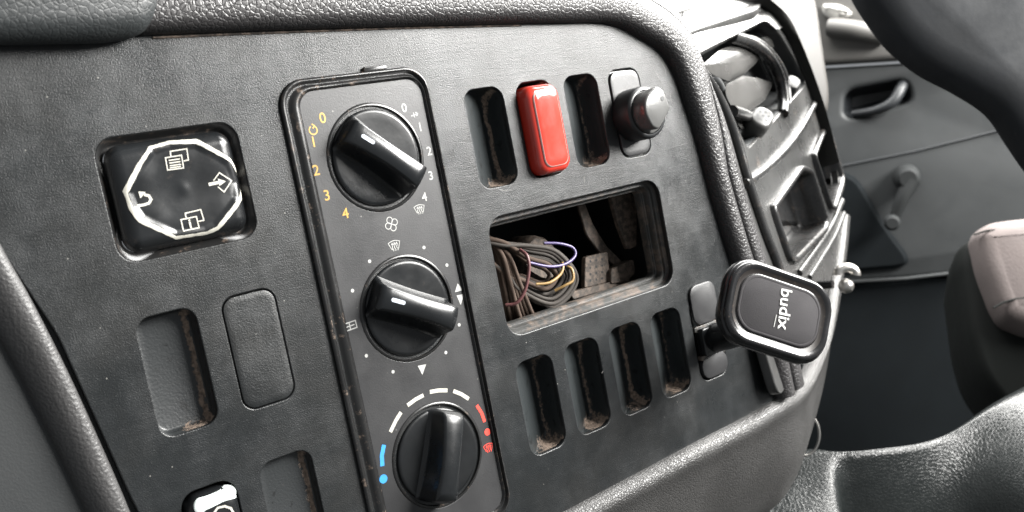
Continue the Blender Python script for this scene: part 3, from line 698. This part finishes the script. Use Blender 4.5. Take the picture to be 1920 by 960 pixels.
def knob(cx, cy, deg, mark=True, flip=False):
    c0 = (cx, cy, 0)
    def T(vf): return [(v[0] + cx, v[1] + cy, v[2]) for v in vf[0]], vf[1]
    prof = [(20.2, -2), (20.2, .2), (20.0, .9), (19.5, 1.25), (18.6, 1.3), (16, 1.2), (10, 1.0), (3, 1.0)]
    k = obj('control_knob', T(loft([lift(circ(r, 72), z) for r, z in prof])), M_DISC, unit, origin=c0, ang=50)
    obj('collar', T(loft([lift(circ(r, 72), z) for r, z in ((22.7, -2), (22.7, .7), (22.3, 1.0), (21.7, 1.0), (21.4, .5), (21.2, -2), (20.2, -2.4))], False, False)), M_BEZEL, k, origin=c0, ang=50)
    # tapered grip bar
    secs = []
    xs = [-19.3, -19.2, -18.8, -18, -16.5, -14, -10, -5, 0, 5, 10, 14, 17, 18.6, 19.4, 19.7]
    for x in xs:
        e = (x + 19.3) / 39.0
        full = min(1, max(0, (x + 19.35) / 1.6)) ** .45 * min(1, max(0, (19.75 - x) / 2.2)) ** .45
        h = (7.6 + 4.4 * math.sin(min(1, e * 1.05) * PI * .62)) * full
        lim = math.sqrt(max(0.3, 20.0 ** 2 - x * x))
        b = min(8.2 - 1.2 * math.sin(e * PI), lim + 1.4) * (.55 + .45 * full); a2 = min(5.4 - .9 * math.sin(e * PI), b * .82) * (.8 + .2 * full)
        pts = [(-b - 1.2, 0), (-b, .9), (-b + .5, 2.4 * full), (-a2 - .7, h * .62), (-a2 - .15, h * .86), (-a2 + .35, h * .965), (-a2 + 1.1, h), (-a2 * .35, h + .5 * full), (0, h + .6 * full)]
        pts = pts + [(-u, z) for u, z in pts[:-1]][::-1]
        secs.append([(x, u, z + 1.0) for u, z in pts])
    V, F = loft(secs, True, True, close=False)
    a = math.radians(deg); ca, sa = math.cos(a), math.sin(a)
    rotv = lambda v: (v[0] * ca - v[1] * sa + cx, v[0] * sa + v[1] * ca + cy, v[2])
    obj('grip', ([rotv(v) for v in V], F), M_GLOSS, k, origin=c0, ang=75)
    if mark:
        r_ = rrect(-14.0, -8.0, -.85, .85, .8, 5)
        def zt(x):
            e = (x + 19.3) / 39.0
            return 1.0 + 7.6 + 4.4 * math.sin(min(1, e * 1.05) * PI * .62) + .55
        obj('pointer_mark', loft([[rotv((p[0], p[1], zt(p[0]) - .4)) for p in r_], [rotv((p[0], p[1], zt(p[0]) + .12)) for p in r_]]), plastic('mark_paint', (.55, .60, .66), .4), k, origin=c0)
    return k
def ang_of(p0, p1, z=8):
    a = on(*p0, z); b = on(*p1, z); return math.degrees(math.atan2(b[1] - a[1], b[0] - a[0]))
K1 = ang_of((640, 236), (775, 335)); K2 = ang_of((700, 552), (846, 598)); K3 = ang_of((826, 763), (800, 938))
knob(0, 0, K1); knob(0, -64.5, K2); knob(0, -129.5, K3, mark=False)

# printed numerals and symbols
ZP = ZF + .07
def numeral(s, px, py, size, mat, rot=0.0):
    q = on(px, py, ZP)
    obj('numeral', text_mesh(s, size, q[0], q[1], ZP, rot, bold=.05), mat, unit, fix=False)
for s, x, y in (('0', 605, 222), ('1', 588, 267), ('2', 593, 320), ('3', 613, 367), ('4', 648, 401)): numeral(s, x, y, 6.0, M_YEL)
for s, x, y in (('0', 758, 203), ('1', 788, 239), ('2', 805, 284), ('3', 808, 330), ('4', 796, 370)): numeral(s, x, y, 5.3, M_WHITE)
def strokes(lines, w, zf, fr=PANEL, dz=.012):
    """Flat printed lines: every polyline (frame mm) becomes a ribbon of width w laid on height zf(x, y)."""
    V, F = [], []
    for n_, ln in enumerate(lines):
        closed = len(ln) > 2 and ln[0] == ln[-1]
        P = [np.array(p[:2], float) for p in ln]
        if closed: P = P[:-1]
        m = len(P); base = len(V)
        for i in range(m):
            a = P[i - 1] if (i > 0 or closed) else None; b = P[(i + 1) % m] if (i < m - 1 or closed) else None
            d1 = (P[i] - a) if a is not None else (b - P[i]); d2 = (b - P[i]) if b is not None else (P[i] - a)
            d1 = d1 / (np.linalg.norm(d1) + 1e-9); d2 = d2 / (np.linalg.norm(d2) + 1e-9)
            t = d1 + d2; t = t / (np.linalg.norm(t) + 1e-9); nrm = np.array([-t[1], t[0]])
            s = w / 2 / max(.45, float(nrm @ np.array([-d1[1], d1[0]])))
            for sg in (1, -1):
                q = P[i] + nrm * s * sg; V.append((q[0], q[1], zf(*q) + n_ * dz))
        for i in range(m if closed else m - 1):
            j = (i + 1) % m; F.append((base + 2 * i, base + 2 * i + 1, base + 2 * j + 1, base + 2 * j))
    return V, F
def opx(pts, z=ZP): return [on(*p, z)[:2] for p in pts]
def local(cx, cy, lines, s, rot=0.0):
    c, q = math.cos(rot), math.sin(rot)
    return [[(cx + (x * c - y * q) * s, cy + (x * q + y * c) * s) for x, y in ln] for ln in lines]
flat = lambda x, y: ZP
def icon(name, px, py, lines, s, w, mat, rot=0.0):
    q = on(px, py, ZP)
    return obj(name, strokes(local(q[0], q[1], lines, s, rot), w, flat), mat, unit, fix=False)
arcp = lambda cx, cy, r, a0, a1, n=10: [(cx + r * math.cos(math.radians(a0 + (a1 - a0) * k / n)), cy + r * math.sin(math.radians(a0 + (a1 - a0) * k / n))) for k in range(n + 1)]
wave = lambda x: [(x + .10 * math.sin(k * 1.1), -.75 + k * .13) for k in range(10)]
defrost = [[(-.62, -.42), (-1, .55)] + [(-1 + .2 * k, .55 + .25 * math.sin(PI * k / 10)) for k in range(1, 10)] + [(1, .55), (.62, -.42), (.42, -.5)], [(-.62, -.42), (-.42, -.5)],
           wave(-.38), wave(0), wave(.38), [(-.55, .2), (-.36, .5), (-.2, .2)], [(-.16, .2), (0, .5), (.16, .2)], [(.22, .2), (.38, .5), (.54, .2)]]
icon('defrost_symbol', 787, 393, defrost, 2.6, .28, M_WHITE)
icon('defrost_symbol', 740, 461, defrost, 2.8, .30, M_WHITE)
icon('defrost_symbol', 916, 840, defrost, 2.5, .30, M_RED)
fan = [[(0, 0)] + arcp(.55 * math.cos(a), .55 * math.sin(a), .42, math.degrees(a) - 150, math.degrees(a) + 130, 12) + [(0, 0)] for a in (.3, .3 + PI / 2, .3 + PI, .3 + 3 * PI / 2)]
icon('fan_symbol', 734, 420, fan, 3.2, .34, M_WHITE)
icon('recirculation_symbol', 587, 243, [arcp(0, -.1, .75, 115, 420, 14), [(-.05, 1.0), (.42, .62), (-.02, .2)]], 2.3, .5, M_YEL)
icon('arrow_symbol', 777, 215, [[(-.9, -.2), (.9, .1)], [(.35, .5), (.9, .1), (.45, -.4)], [(-.2, .5), (-.1, -.6)]], 1.9, .4, M_WHITE)
icon('footwell_symbol', 657, 611, [[(-1, -.55), (1, -.55), (1, .55), (-1, .55), (-1, -.55)], [(-.1, -.5), (-.1, .5)], [(-.7, 0), (.7, 0)]], 2.7, .42, M_WHITE, .05)
def tri(px3, name='triangle_symbol'):
    q = opx(px3); obj(name, ([(a, b, ZP) for a, b in q], [(0, 1, 2)]), M_WHITE, unit, fix=False)
tri([(853, 548), (868, 544), (858, 531)]); tri([(856, 554), (870, 551), (864, 572)]); tri([(783, 686), (799, 683), (792, 703)])
for x, y in ((693, 490), (795, 464), (838, 497), (661, 545), (861, 609), (687, 667), (836, 661), (737, 697)):
    q = on(x, y, ZP); obj('scale_dot', (lift(circ(.75, 16, q[0], q[1]), ZP), [tuple(range(16))]), M_WHITE, unit, fix=False)
def arcseg(pxs, mat, w=1.7):
    obj('scale_segment', strokes([opx(pxs)], w, flat), mat, unit, fix=False)
arcseg([(732, 810), (742, 789), (752, 773)], M_CREAM); arcseg([(764, 760), (779, 749), (794, 741)], M_CREAM)
arcseg([(806, 735), (822, 732), (839, 732)], M_CREAM); arcseg([(850, 733), (865, 739), (879, 748)], M_CREAM)
arcseg([(720, 834), (716, 855), (717, 874)], M_BLUE, 1.9); arcseg([(894, 760), (903, 774), (909, 791)], M_RED, 1.6)
for x, y, m_, r__ in ((719, 898, M_BLUE, 1.85), (914, 810, M_RED, 1.6)):
    q = on(x, y, ZP); obj('temperature_dot', (lift(circ(r__, 24, q[0], q[1]), ZP), [tuple(range(24))]), m_, unit, fix=False)

# ------------------------------------------------------------------ menu button pad
menu = thing('menu_button', (DX + DW / 2, DY - DH / 2, 0), 'glossy black four way menu button with worn cream ring, left of the heater controls', 'button')
mx, my = DX + DW / 2, DY - DH / 2
a = lambda d, z, r=7: lift(rrect(DX + d, DX + DW - d, DY - DH + d, DY - d, max(1.5, r - d * .6)), z)
obj('surround', loft([a(-.2, -1), a(.1, -.2), a(.6, -.9), a(1.6, -3.2), a(2.4, -4.0), a(3.2, -4.0)], False, False), plastic('surround_plastic', (.010, .010, .010), .42, dust=.5, dustscale=260, dustcut=.56), menu, ang=60)
ocx = [(235, 360), (262, 308), (282, 277), (318, 267), (368, 265), (432, 301), (450, 340), (451, 372), (408, 428), (388, 437), (330, 446), (262, 413), (246, 392)]
ZM = 2.0
oc = [on(*p, ZM)[:2] for p in ocx]
def pip_dist(x, y, poly):           # signed distance, negative inside
    best = 1e9; ins = False; m = len(poly)
    for i in range(m):
        ax, ay = poly[i]; bx, by = poly[(i + 1) % m]
        t = max(0, min(1, ((x - ax) * (bx - ax) + (y - ay) * (by - ay)) / ((bx - ax) ** 2 + (by - ay) ** 2 + 1e-9)))
        best = min(best, math.hypot(x - ax - t * (bx - ax), y - ay - t * (by - ay)))
        if (ay > y) != (by > y) and x < (bx - ax) * (y - ay) / (by - ay) + ax: ins = not ins
    return -best if ins else best
hx, hy = DW / 2 - 2.5, DH / 2 - 2.5
dents = [(on(272, 335, 2)[:2], 6, 1.5), (on(290, 352, 2)[:2], 7, -1.3), (on(400, 300, 2)[:2], 6, 1.0), (on(355, 360, 2)[:2], 10, -.9), (on(300, 418, 2)[:2], 6, .9), (on(346, 353, 2)[:2], 2.2, .5), (on(420, 395, 2)[:2], 6, .6)]
def sstep(t): t = max(0, min(1, t)); return t * t * (3 - 2 * t)
def zmenu(x, y):
    dx = max(0, abs(x - mx) - hx + 6); dy = max(0, abs(y - my) - hy + 6)
    e = math.hypot(dx, dy) / 6.0                                   # 0 inside, 1 at the rim
    z = -4.0 + 6.8 * math.sqrt(max(0, 1 - min(1, e) ** 2.2))
    z -= .8 * (((x - mx) / hx) ** 2 + ((y - my) / hy) ** 2) * .5
    s = pip_dist(x, y, oc)
    k = sstep(-s / 3.0)
    z -= .9 * k
    for (cx_, cy_), r__, d_ in dents: z += .55 * k * d_ * math.exp(-((x - cx_) ** 2 + (y - cy_) ** 2) / r__ ** 2)
    return z
NG = 140
V = []
for j in range(NG + 1):
    for i in range(NG + 1):
        u, v = 2 * i / NG - 1, 2 * j / NG - 1                      # square mapped to a rounded square
        p_ = 7.0; rr_ = (abs(u) ** p_ + abs(v) ** p_) ** (1 / p_); mm = max(abs(u), abs(v)); f_ = mm / rr_ if rr_ > 0 else 1
        x, y = mx + hx * u * f_, my + hy * v * f_
        V.append((x, y, zmenu(x, y)))
F = [(j * (NG + 1) + i, j * (NG + 1) + i + 1, (j + 1) * (NG + 1) + i + 1, (j + 1) * (NG + 1) + i) for j in range(NG) for i in range(NG)]
obj('button_pad', (V, F), plastic('menu_gloss', (.010, .011, .012), .25, mottle=.5, wear=.12, dust=.12, dustscale=200, dustcut=.6), menu, ang=180)
zfm = lambda x, y: zmenu(x, y) + .16
def onm(px, py):
    z = 1.5
    for _ in range(4): q = on(px, py, z); z = zmenu(q[0], q[1])
    return q[:2]
def dense(ln, st=.8):
    out = []
    for a_, b_ in zip(ln[:-1], ln[1:]):
        n_ = max(1, int(math.hypot(b_[0] - a_[0], b_[1] - a_[1]) / st))
        out += [(a_[0] + (b_[0] - a_[0]) * k / n_, a_[1] + (b_[1] - a_[1]) * k / n_) for k in range(n_)]
    return out + [ln[-1]]
# worn ring with changing width
rp = [onm(*p) for p in ocx]; rpd = dense(rp + [rp[0]], .6); wd = []
V, F = [], []
m = len(rpd) - 1
for i in range(m):
    a_, b_ = rpd[i - 1 if i else m - 1], rpd[(i + 1) % m]
    t = np.array(b_) - np.array(a_); t = t / np.linalg.norm(t); nr = np.array([-t[1], t[0]])
    w_ = 1.35 + .35 * math.sin(i * .11 + 1) + .12 * math.sin(i * .9) + (.25 if i < m * .3 else 0)
    for sg in (1, .5, 0, -.5, -1):
        q = np.array(rpd[i]) + nr * w_ / 2 * sg; V.append((q[0], q[1], zfm(*q)))
for i in range(m):
    j = (i + 1) % m
    for k in range(4): F.append((5 * i + k, 5 * i + k + 1, 5 * j + k + 1, 5 * j + k))
obj('worn_ring', (V, F), M_CREAM, menu, fix=False)
def micon(name, lines_px, w, mat=M_CREAM):
    return obj(name, strokes([dense([onm(*p) for p in ln]) for ln in lines_px], w, zfm), mat, menu, fix=False)
micon('pages_symbol', [[(310, 296), (340, 291), (344, 315), (314, 319), (310, 296)], [(320, 293), (319, 284), (350, 279), (353, 300), (344, 302)], [(316, 301), (337, 298)], [(317, 306), (338, 303)], [(318, 311), (339, 308)], [(318, 315), (339, 312)]], .42)
micon('info_symbol', [[(339, 412), (368, 406), (373, 427), (344, 433), (339, 412)], [(349, 409), (347, 400), (376, 393), (382, 413), (372, 415)]], .42)
q = onm(356, 420); V, F = text_mesh('i', 4.8, q[0], q[1], 0, 0.0, bold=.12); obj('info_letter', ([(v[0], v[1], zfm(v[0], v[1]) + .14) for v in V], F), M_CREAM, menu, fix=False)
micon('enter_symbol', [[(400, 339), (411, 324), (434, 339), (420, 360), (408, 350)]], .42)
micon('enter_arrow', [[(391, 346), (410, 342)]], 1.2)
q = [onm(*p) for p in [(408, 335), (423, 340), (411, 349)]]; obj('enter_arrow', ([(x, y, zfm(x, y) + .05) for x, y in q], [(0, 1, 2)]), M_CREAM, menu, fix=False)
micon('back_symbol', [[(257, 386), (270, 384), (279, 381), (283, 374), (279, 367), (270, 365)]], .95)
q = [onm(*p) for p in [(259, 359), (273, 360), (263, 372)]]; obj('back_arrow', ([(x, y, zfm(x, y) + .05) for x, y in q], [(0, 1, 2)]), M_CREAM, menu, fix=False)

# ------------------------------------------------------------------ switches
hx0, hy0 = up[1]
def hr_(d, z, r=5.5, top=2.2): return lift(rrect(hx0 + .7 + d, hx0 + SW - .7 - d, hy0 - SH + 1.0 + d, hy0 - top - d, max(1, r - d * .5)), z)
hz = thing('hazard_switch', (hx0 + SW / 2, hy0 - SH / 2, 0), 'glossy red rocker switch standing proud in the upper switch row', 'switch')
obj('rocker', loft([hr_(0, -6), hr_(-.2, 0), hr_(0, 3.0), hr_(.4, 4.6), hr_(1.2, 5.9), hr_(2.2, 6.6), hr_(2.9, 6.8), hr_(3.1, 7.3), hr_(3.6, 7.5), hr_(6, 7.6)], True, True), M_SWR, hz, ang=30)
obj('rim_highlight', loft([hr_(2.85, 7.0), hr_(3.0, 7.3), hr_(3.25, 7.5), hr_(3.35, 7.56)], False, False), plastic('red_edge_highlight', (.80, .50, .46), .2, coat=.5), hz)  # pale colour paints the reflection running along the plateau edge

# rotary switch
rx0, ry0 = up[3]; rcx, rcy = rx0 + SW / 2 + .4, ry0 - SH / 2 - 1.5
rot = thing('rotary_switch', (rcx, rcy, 0), 'round black rotary switch with silver grey pointed knob in the upper switch row', 'switch')
obj('switch_base', cover_plate(rx0 + .8, rx0 + SW - .8, ry0 - SH + 1, ry0 - 1, 5.2, .6), M_FACE, rot)
obj('base_gap', cover_plate(rx0 - .3, rx0 + SW + .3, ry0 - SH - .3, ry0 + .3, 6.2, -2.0), M_BEZEL, dash)
C_ = lambda r, z: lift(circ(r, 64, rcx, rcy), z)
obj('knob_body', loft([C_(13.2, .4), C_(13.4, 4), C_(13.2, 10.5), C_(12.8, 11.6), C_(11.8, 12.2), C_(11.2, 12.2), C_(10.9, 11.4), C_(10.7, 11)], True, True), plastic('switch_body_plastic', (.010, .011, .012), .42, mottle=.3), rot, ang=50)
fpoly = [(1208, 193), (1214, 178), (1231, 161), (1244, 168), (1257, 203), (1236, 243), (1223, 238), (1210, 212)]
ff = round_poly([on(*p, 20.5)[:2] for p in fpoly], 2, 4)
def resample(poly, c, n=64):
    out = []
    for k in range(n):
        a_ = 2 * PI * k / n; d = (math.cos(a_), math.sin(a_)); best = 3
        for i in range(len(poly)):
            p, q = poly[i], poly[(i + 1) % len(poly)]
            ex, ey = q[0] - p[0], q[1] - p[1]; den = d[0] * ey - d[1] * ex
            if abs(den) < 1e-9: continue
            s = ((p[0] - c[0]) * ey - (p[1] - c[1]) * ex) / den; w_ = ((p[0] - c[0]) * d[1] - (p[1] - c[1]) * d[0]) / den
            if s > 0 and -1e-6 <= w_ <= 1.000001: best = max(best, s) if False else s
        out.append((c[0] + d[0] * best, c[1] + d[1] * best))
    return out
fr64 = resample(ff, (rcx, rcy))
mixr = lambda k, z, d=0: [(p[0] * k + q[0] * (1 - k), p[1] * k + q[1] * (1 - k), z) for p, q in zip(inset(fr64, d), circ(10.4, 64, rcx, rcy))]
obj('knob_cap', loft([mixr(0, 11), mixr(0, 12.6), mixr(.75, 13.8), mixr(1, 15.0), mixr(1, 20.0), mixr(1, 20.6, .4), mixr(1, 20.8, 1.0)], True, True), M_SILV, rot, ang=45)
q = on(1242, 184, 20.95); obj('index_dot', (lift(circ(1.15, 20, q[0], q[1]), 21.0), [tuple(range(20))]), M_DARK, rot)

# lower left rocker with worn white bar
lx0, ly0 = left[2]
ls = thing('wiper_switch', (lx0 + 10.5, ly0 - 22, 0), 'worn black rocker switch with a smeared white bar at the bottom edge', 'switch')
lr = lambda d, z: lift(rrect(lx0 + .8 + d, lx0 + 20.2 - d, ly0 - 43 + d, ly0 - 1.5 - d, max(1, 6 - d * .5)), z)
obj('rocker', loft([lr(0, -5), lr(0, 0), lr(.5, 2.2), lr(1.6, 3.8), lr(3.2, 4.6), lr(5, 4.8)], True, True), M_GLOSS, ls, ang=60)
zl = 4.3
bar = [on(*p, 3.9)[:2] for p in [(366, 962), (362, 948), (372, 935), (388, 931), (410, 922), (428, 912), (442, 913), (450, 922), (449, 932), (440, 934), (420, 938), (396, 950), (380, 957), (377, 970)]]
bs = round_poly(bar, 1.2, 3)
def zbar(p): 
    d = -pip_dist(p[0], p[1], [(v[0], v[1]) for v in lr(0, 0)])
    return float(np.interp(d, [0, .5, 1.6, 3.2, 5], [0, 2.2, 3.8, 4.6, 4.8]))
bc_ = np.mean(np.array(bs), 0)
def bring(q, dz): return [(lambda x, y: (x, y, zbar((x, y)) + dz))(p[0] * q + bx_ * (1 - q), p[1] * q + by_ * (1 - q)) for p, bx_, by_ in [(p, bc_[0] * .15 + p[0] * .85, bc_[1]) for p in bs]]
obj('white_bar', loft([bring(1, .02), bring(1, .16), bring(.8, .2), bring(.6, .2), bring(.4, .2), bring(.2, .2), bring(.02, .2)]), plastic('bar_paint', (.68, .74, .72), .35), ls)
obj('wiper_symbol', strokes([[on(*p, 4.8)[:2] for p in [(401, 962), (408, 952), (421, 949), (433, 953), (438, 962), (436, 975)]]], .8, lambda x, y: zbar((x, y)) + .15), M_CREAM, ls, fix=False)

# ------------------------------------------------------------------ wires and brackets in the radio bay
wires = thing('wire_bundle', on(990, 530, -20), 'looped bundle of dusty brown wires with one violet strand inside the open bay', 'wires')
def wire(pts, rad, mat, z, name='wire'):
    P = [on(p[0], p[1], z + (p[2] if len(p) > 2 else 0)) for p in pts]
    return obj(name, tube(smooth_path(P, 7), rad, 8), mat, wires, ang=80)
rs = random.Random(3)
M_WIRE2 = simple('wire_grey', (.030, .024, .019), .8)
for k in range(10):
    u = k / 9.0
    rx_ = 1032 + 48 * u + rs.uniform(-5, 5); yt = 470 - 10 * u + rs.uniform(-4, 4) + (1 - u) * 22; yb = 535 + 40 * u + rs.uniform(-4, 4)
    z = -18 + rs.uniform(-6, 5)
    wire([(905, 440 + 8 * k % 17, -4), (945, 458 + rs.uniform(-3, 3)), (990, yt, 1), ((rx_ + 990) / 2 + 10, yt + 12, 2), (rx_, (yt + yb) / 2 + 4, 1), ((rx_ + 1000) / 2, yb - 4), (975, yb - 18 - 12 * u, -1), (950, 520 - 8 * u, -2), (905, 475 + 4 * k % 11, -5)], .95 + .35 * rs.random(), rs.choice((M_WIRE, M_WIRE, M_WIRE2)), z)
for k in range(7):
    x0_ = 934 + 6.5 * k
    wire([(912 + 3 * k, 448 + 2 * k, -3), (930 + 4 * k, 480), (938 + 6 * k, 530, 1), (944 + 8 * k, 575), (950 + 9 * k, 605, -4), (955 + 9 * k, 640, -8)], 1.05 + .3 * rs.random(), M_WIRE, -16 + rs.uniform(-3, 2))
wire([(990, 492), (1030, 500, 2), (1060, 495, 2), (1078, 480, 1), (1074, 465), (1050, 457, -1), (1020, 456, -3)], .75, M_WIREV, -12)
wire([(1005, 533), (1030, 530, 2), (1050, 515, 2), (1056, 498, 1), (1050, 488, -3)], .7, M_WIREY, -11)
wire([(1058, 497, -2), (1072, 505, 1), (1074, 525, 2), (1060, 535, 1), (1040, 545, -2)], .7, M_WIREY, -11)
wire([(975, 468, -2), (988, 480, 2), (992, 505, 3), (984, 545, 2), (968, 568, 0), (948, 572, -3)], .85, M_WIRER, -9)
fo = round_poly([on(*p, -40)[:2] for p in [(975, 470), (1000, 438), (1030, 445), (1062, 480), (1066, 520), (1020, 530), (985, 510)]], 4)
fm = obj('foam_block', loft([lift(fo, -58), lift(fo, -44), lift(inset(fo, 2), -40)], True, True), M_SCRAP); tag(fm, 'dusty dark foam lump behind the looped wires', 'foam')
def bracket(name, px, z, th, label, holes=()):
    o_ = round_poly([on(*p, z)[:2] for p in px], 1.5, 3)
    b_ = obj(name, loft([lift(o_, z - th), lift(o_, z - .3), lift(inset(o_, .3), z)], True, True), M_SCRAP)
    for hxp in holes:
        q = on(*hxp, z + .1); obj('hole', (lift(circ(.7, 10, q[0], q[1]), z + .08), [tuple(range(10))]), M_DARK, b_)
    tag(b_, label, 'bracket')
bracket('metal_strap', [(1083, 380), (1096, 378), (1112, 420), (1138, 462), (1172, 495), (1166, 508), (1130, 480), (1100, 440)], -34, 1.5, 'curved dark strap crossing the back of the open bay')
bracket('metal_bracket', [(1145, 365), (1178, 358), (1195, 375), (1194, 462), (1178, 468), (1160, 420)], -24, 3, 'tapered dusty bracket at the upper right inside the bay')
bracket('connector_plate', [(1098, 482), (1140, 472), (1144, 528), (1096, 540)], -30, 3, 'small plate with rows of holes at the back of the bay', [(1107 + 11 * i, 490 + 12 * j - 2 * i) for i in range(3) for j in range(4)])
bracket('crumpled_bracket', [(1146, 505), (1188, 486), (1192, 512), (1176, 528), (1146, 532)], -27, 6, 'lumpy dusty bracket at the lower right inside the bay')
bracket('floor_rail', [(1070, 548), (1180, 520), (1182, 530), (1075, 562)], -28, 3, 'flat dusty rail along the bottom inside the bay')

# ------------------------------------------------------------------ phone holder
ncam = np.array([.32, -.17, -1.0]); ncam /= np.linalg.norm(ncam)
HF = Frame(CP + raydir(1462, 583) * 455, RC.T @ np.array([.9686, .2487, 0]), RC.T @ ncam)
holder = thing('phone_holder', (178, -118, 0), 'square magnetic phone holder with silver lettering clipped to the lower right switch slot', 'phone holder')
hw, hh_ = 29.6, 21.2
hp = lambda d, z, r=14.5: lift(rrect(-hw + d, hw - d, -hh_ + d, hh_ - d, max(2, r - d * .6)), z)
M_HOLD = plastic('holder_gloss', (.014, .014, .015), .18, mottle=.3, dust=.3, dustscale=500, dustcut=.6, wear=.08)
obj('mount_plate', loft([hp(6, -9.5), hp(2.0, -9.2), hp(.5, -8), hp(-.2, -5.5), hp(0, -3.2), hp(.5, -1.8), hp(.9, -1.6), hp(1.1, -.6), hp(1.7, .3), hp(2.6, .6), hp(3.8, .3), hp(5.2, -.5), hp(6.4, -.9), hp(6.9, -.5), hp(7.4, -.5)], True, True), M_HOLD, holder, HF, ang=50)
obj('rust_ring', loft([hp(4.6, -.05), hp(5.6, -.60), hp(6.5, -.80), hp(7.1, -.42)], False, False), plastic('ring_dust', (.020, .016, .014), .35, dust=.5, dustscale=500, dustcut=.58), holder, HF)
pd = obj('rubber_pad', loft([hp(7.2, -.6), hp(7.2, -.2), hp(7.4, 0), hp(8.2, .1), hp(8.5, -.05), hp(8.8, .1)], False, True), plastic('rubber', (.040, .038, .040), .85, spec=.2, mottle=.1, grain=.2, gscale=2500), holder, HF)
V, F = text_mesh('budix', 8.6, 0, 0, .45, -PI / 2 - .0, bold=.12, sx=1.04)
def local_h(px, py): return HF.px(px, py, .4)
tq = local_h(1471, 579); V = [(v[0] + tq[0], v[1] + tq[1], v[2]) for v in V]
V2 = []
a_ = .10; ca, sa = math.cos(a_), math.sin(a_)
obj('lettering', ([(tq[0] + (v[0] - tq[0]) * ca - (v[1] - tq[1]) * sa, tq[1] + (v[0] - tq[0]) * sa + (v[1] - tq[1]) * ca, v[2]) for v in V], F), plastic('letter_silver', (.62, .62, .60), .35), holder, HF, fix=False)
obj('underline', strokes([[local_h(1456, 590), local_h(1451, 613)]], .35, lambda x, y: .45), M_WHITE, holder, HF, fix=False)
back = HF((0, 0, -7)); slotc = np.array([180.5, -127.0, 2.0])
bx, by = lo[4]
obj('arm', tube(smooth_path([tuple(slotc), tuple(slotc * .6 + back * .4 + np.array([3, -2, 0])), tuple(HF((-3, -2, -14))), tuple(back)], 6), lambda t: 8.0 - 2 * t, 18), M_GLOSS, holder)
obj('clip_block', box(bx + 2.5, bx + SW - 1.5, by - 31, by - 16, -2, 4, 2, .6), M_GLOSS, holder)
for y0_, y1_ in ((-14, 7.5), (-43.8, -31.5)):
    obj('clip_plate', box(bx + .9, bx + SW - .9, by + y0_, by + y1_, .05 if y1_ > 0 else -2, 1.6, 5.5, .5), M_FACE, holder)
obj('clip_bar', box(bx + 1.2, bx + SW - 1.2, by - 17.5, by - 14.8, -2, .3, .5, .2), M_RIM, holder)
obj('clip_bar', box(bx + 1.2, bx + SW - 1.2, by - 33, by - 30.6, -2, 1.4, .5, .2), M_RIM, holder)

# ------------------------------------------------------------------ metal hooks at the console edge
hk = thing('metal_clip', at_depth(1588, 525, 640), 'small shiny metal ball clip at the console edge above right of the phone holder', 'clip')
HK = Frame(at_depth(1588, 525, 640), RC[0], -RC[2])
rr = tube([(6.0 * math.cos(t), 4.2 * math.sin(t) + 4, 0) for t in np.linspace(-.2, 3.3, 18)], 3.3, 12)
obj('hook', rr, M_CHROME, hk, HK, ang=80)
obj('ball', tube([(-0.5, -4 + 10.4 * (k / 10 - .5), 0) for k in range(11)], lambda t: max(.3, 5.2 * math.sqrt(max(0, 1 - (2 * t - 1) ** 2))), 20), M_CHROME, hk, HK, ang=80)
obj('stem', tube([(-8, -3, -4), (-18, -4, -12)], 3, 10), M_GLOSS, hk, HK)
LF = Frame(at_depth(1509, 815, 625), RC[0], -RC[2])
lp = obj('metal_ring', tube([(9.6 * math.cos(t), 13.6 * math.sin(t), 0) for t in np.linspace(0, 2 * PI, 40)[:-1]], .9, 10, True), M_CHROME, None, LF, ang=80)
obj('ring_disc', (lift(circ(8.0, 36), -.5), [tuple(range(36))]), plastic('ring_glass', (.16, .18, .185), .3), lp, Frame(LF.o, LF.x * 1.0, LF.n)) if False else None
tag(lp, 'thin bright metal ring showing behind the lower grey bolster', 'ring')
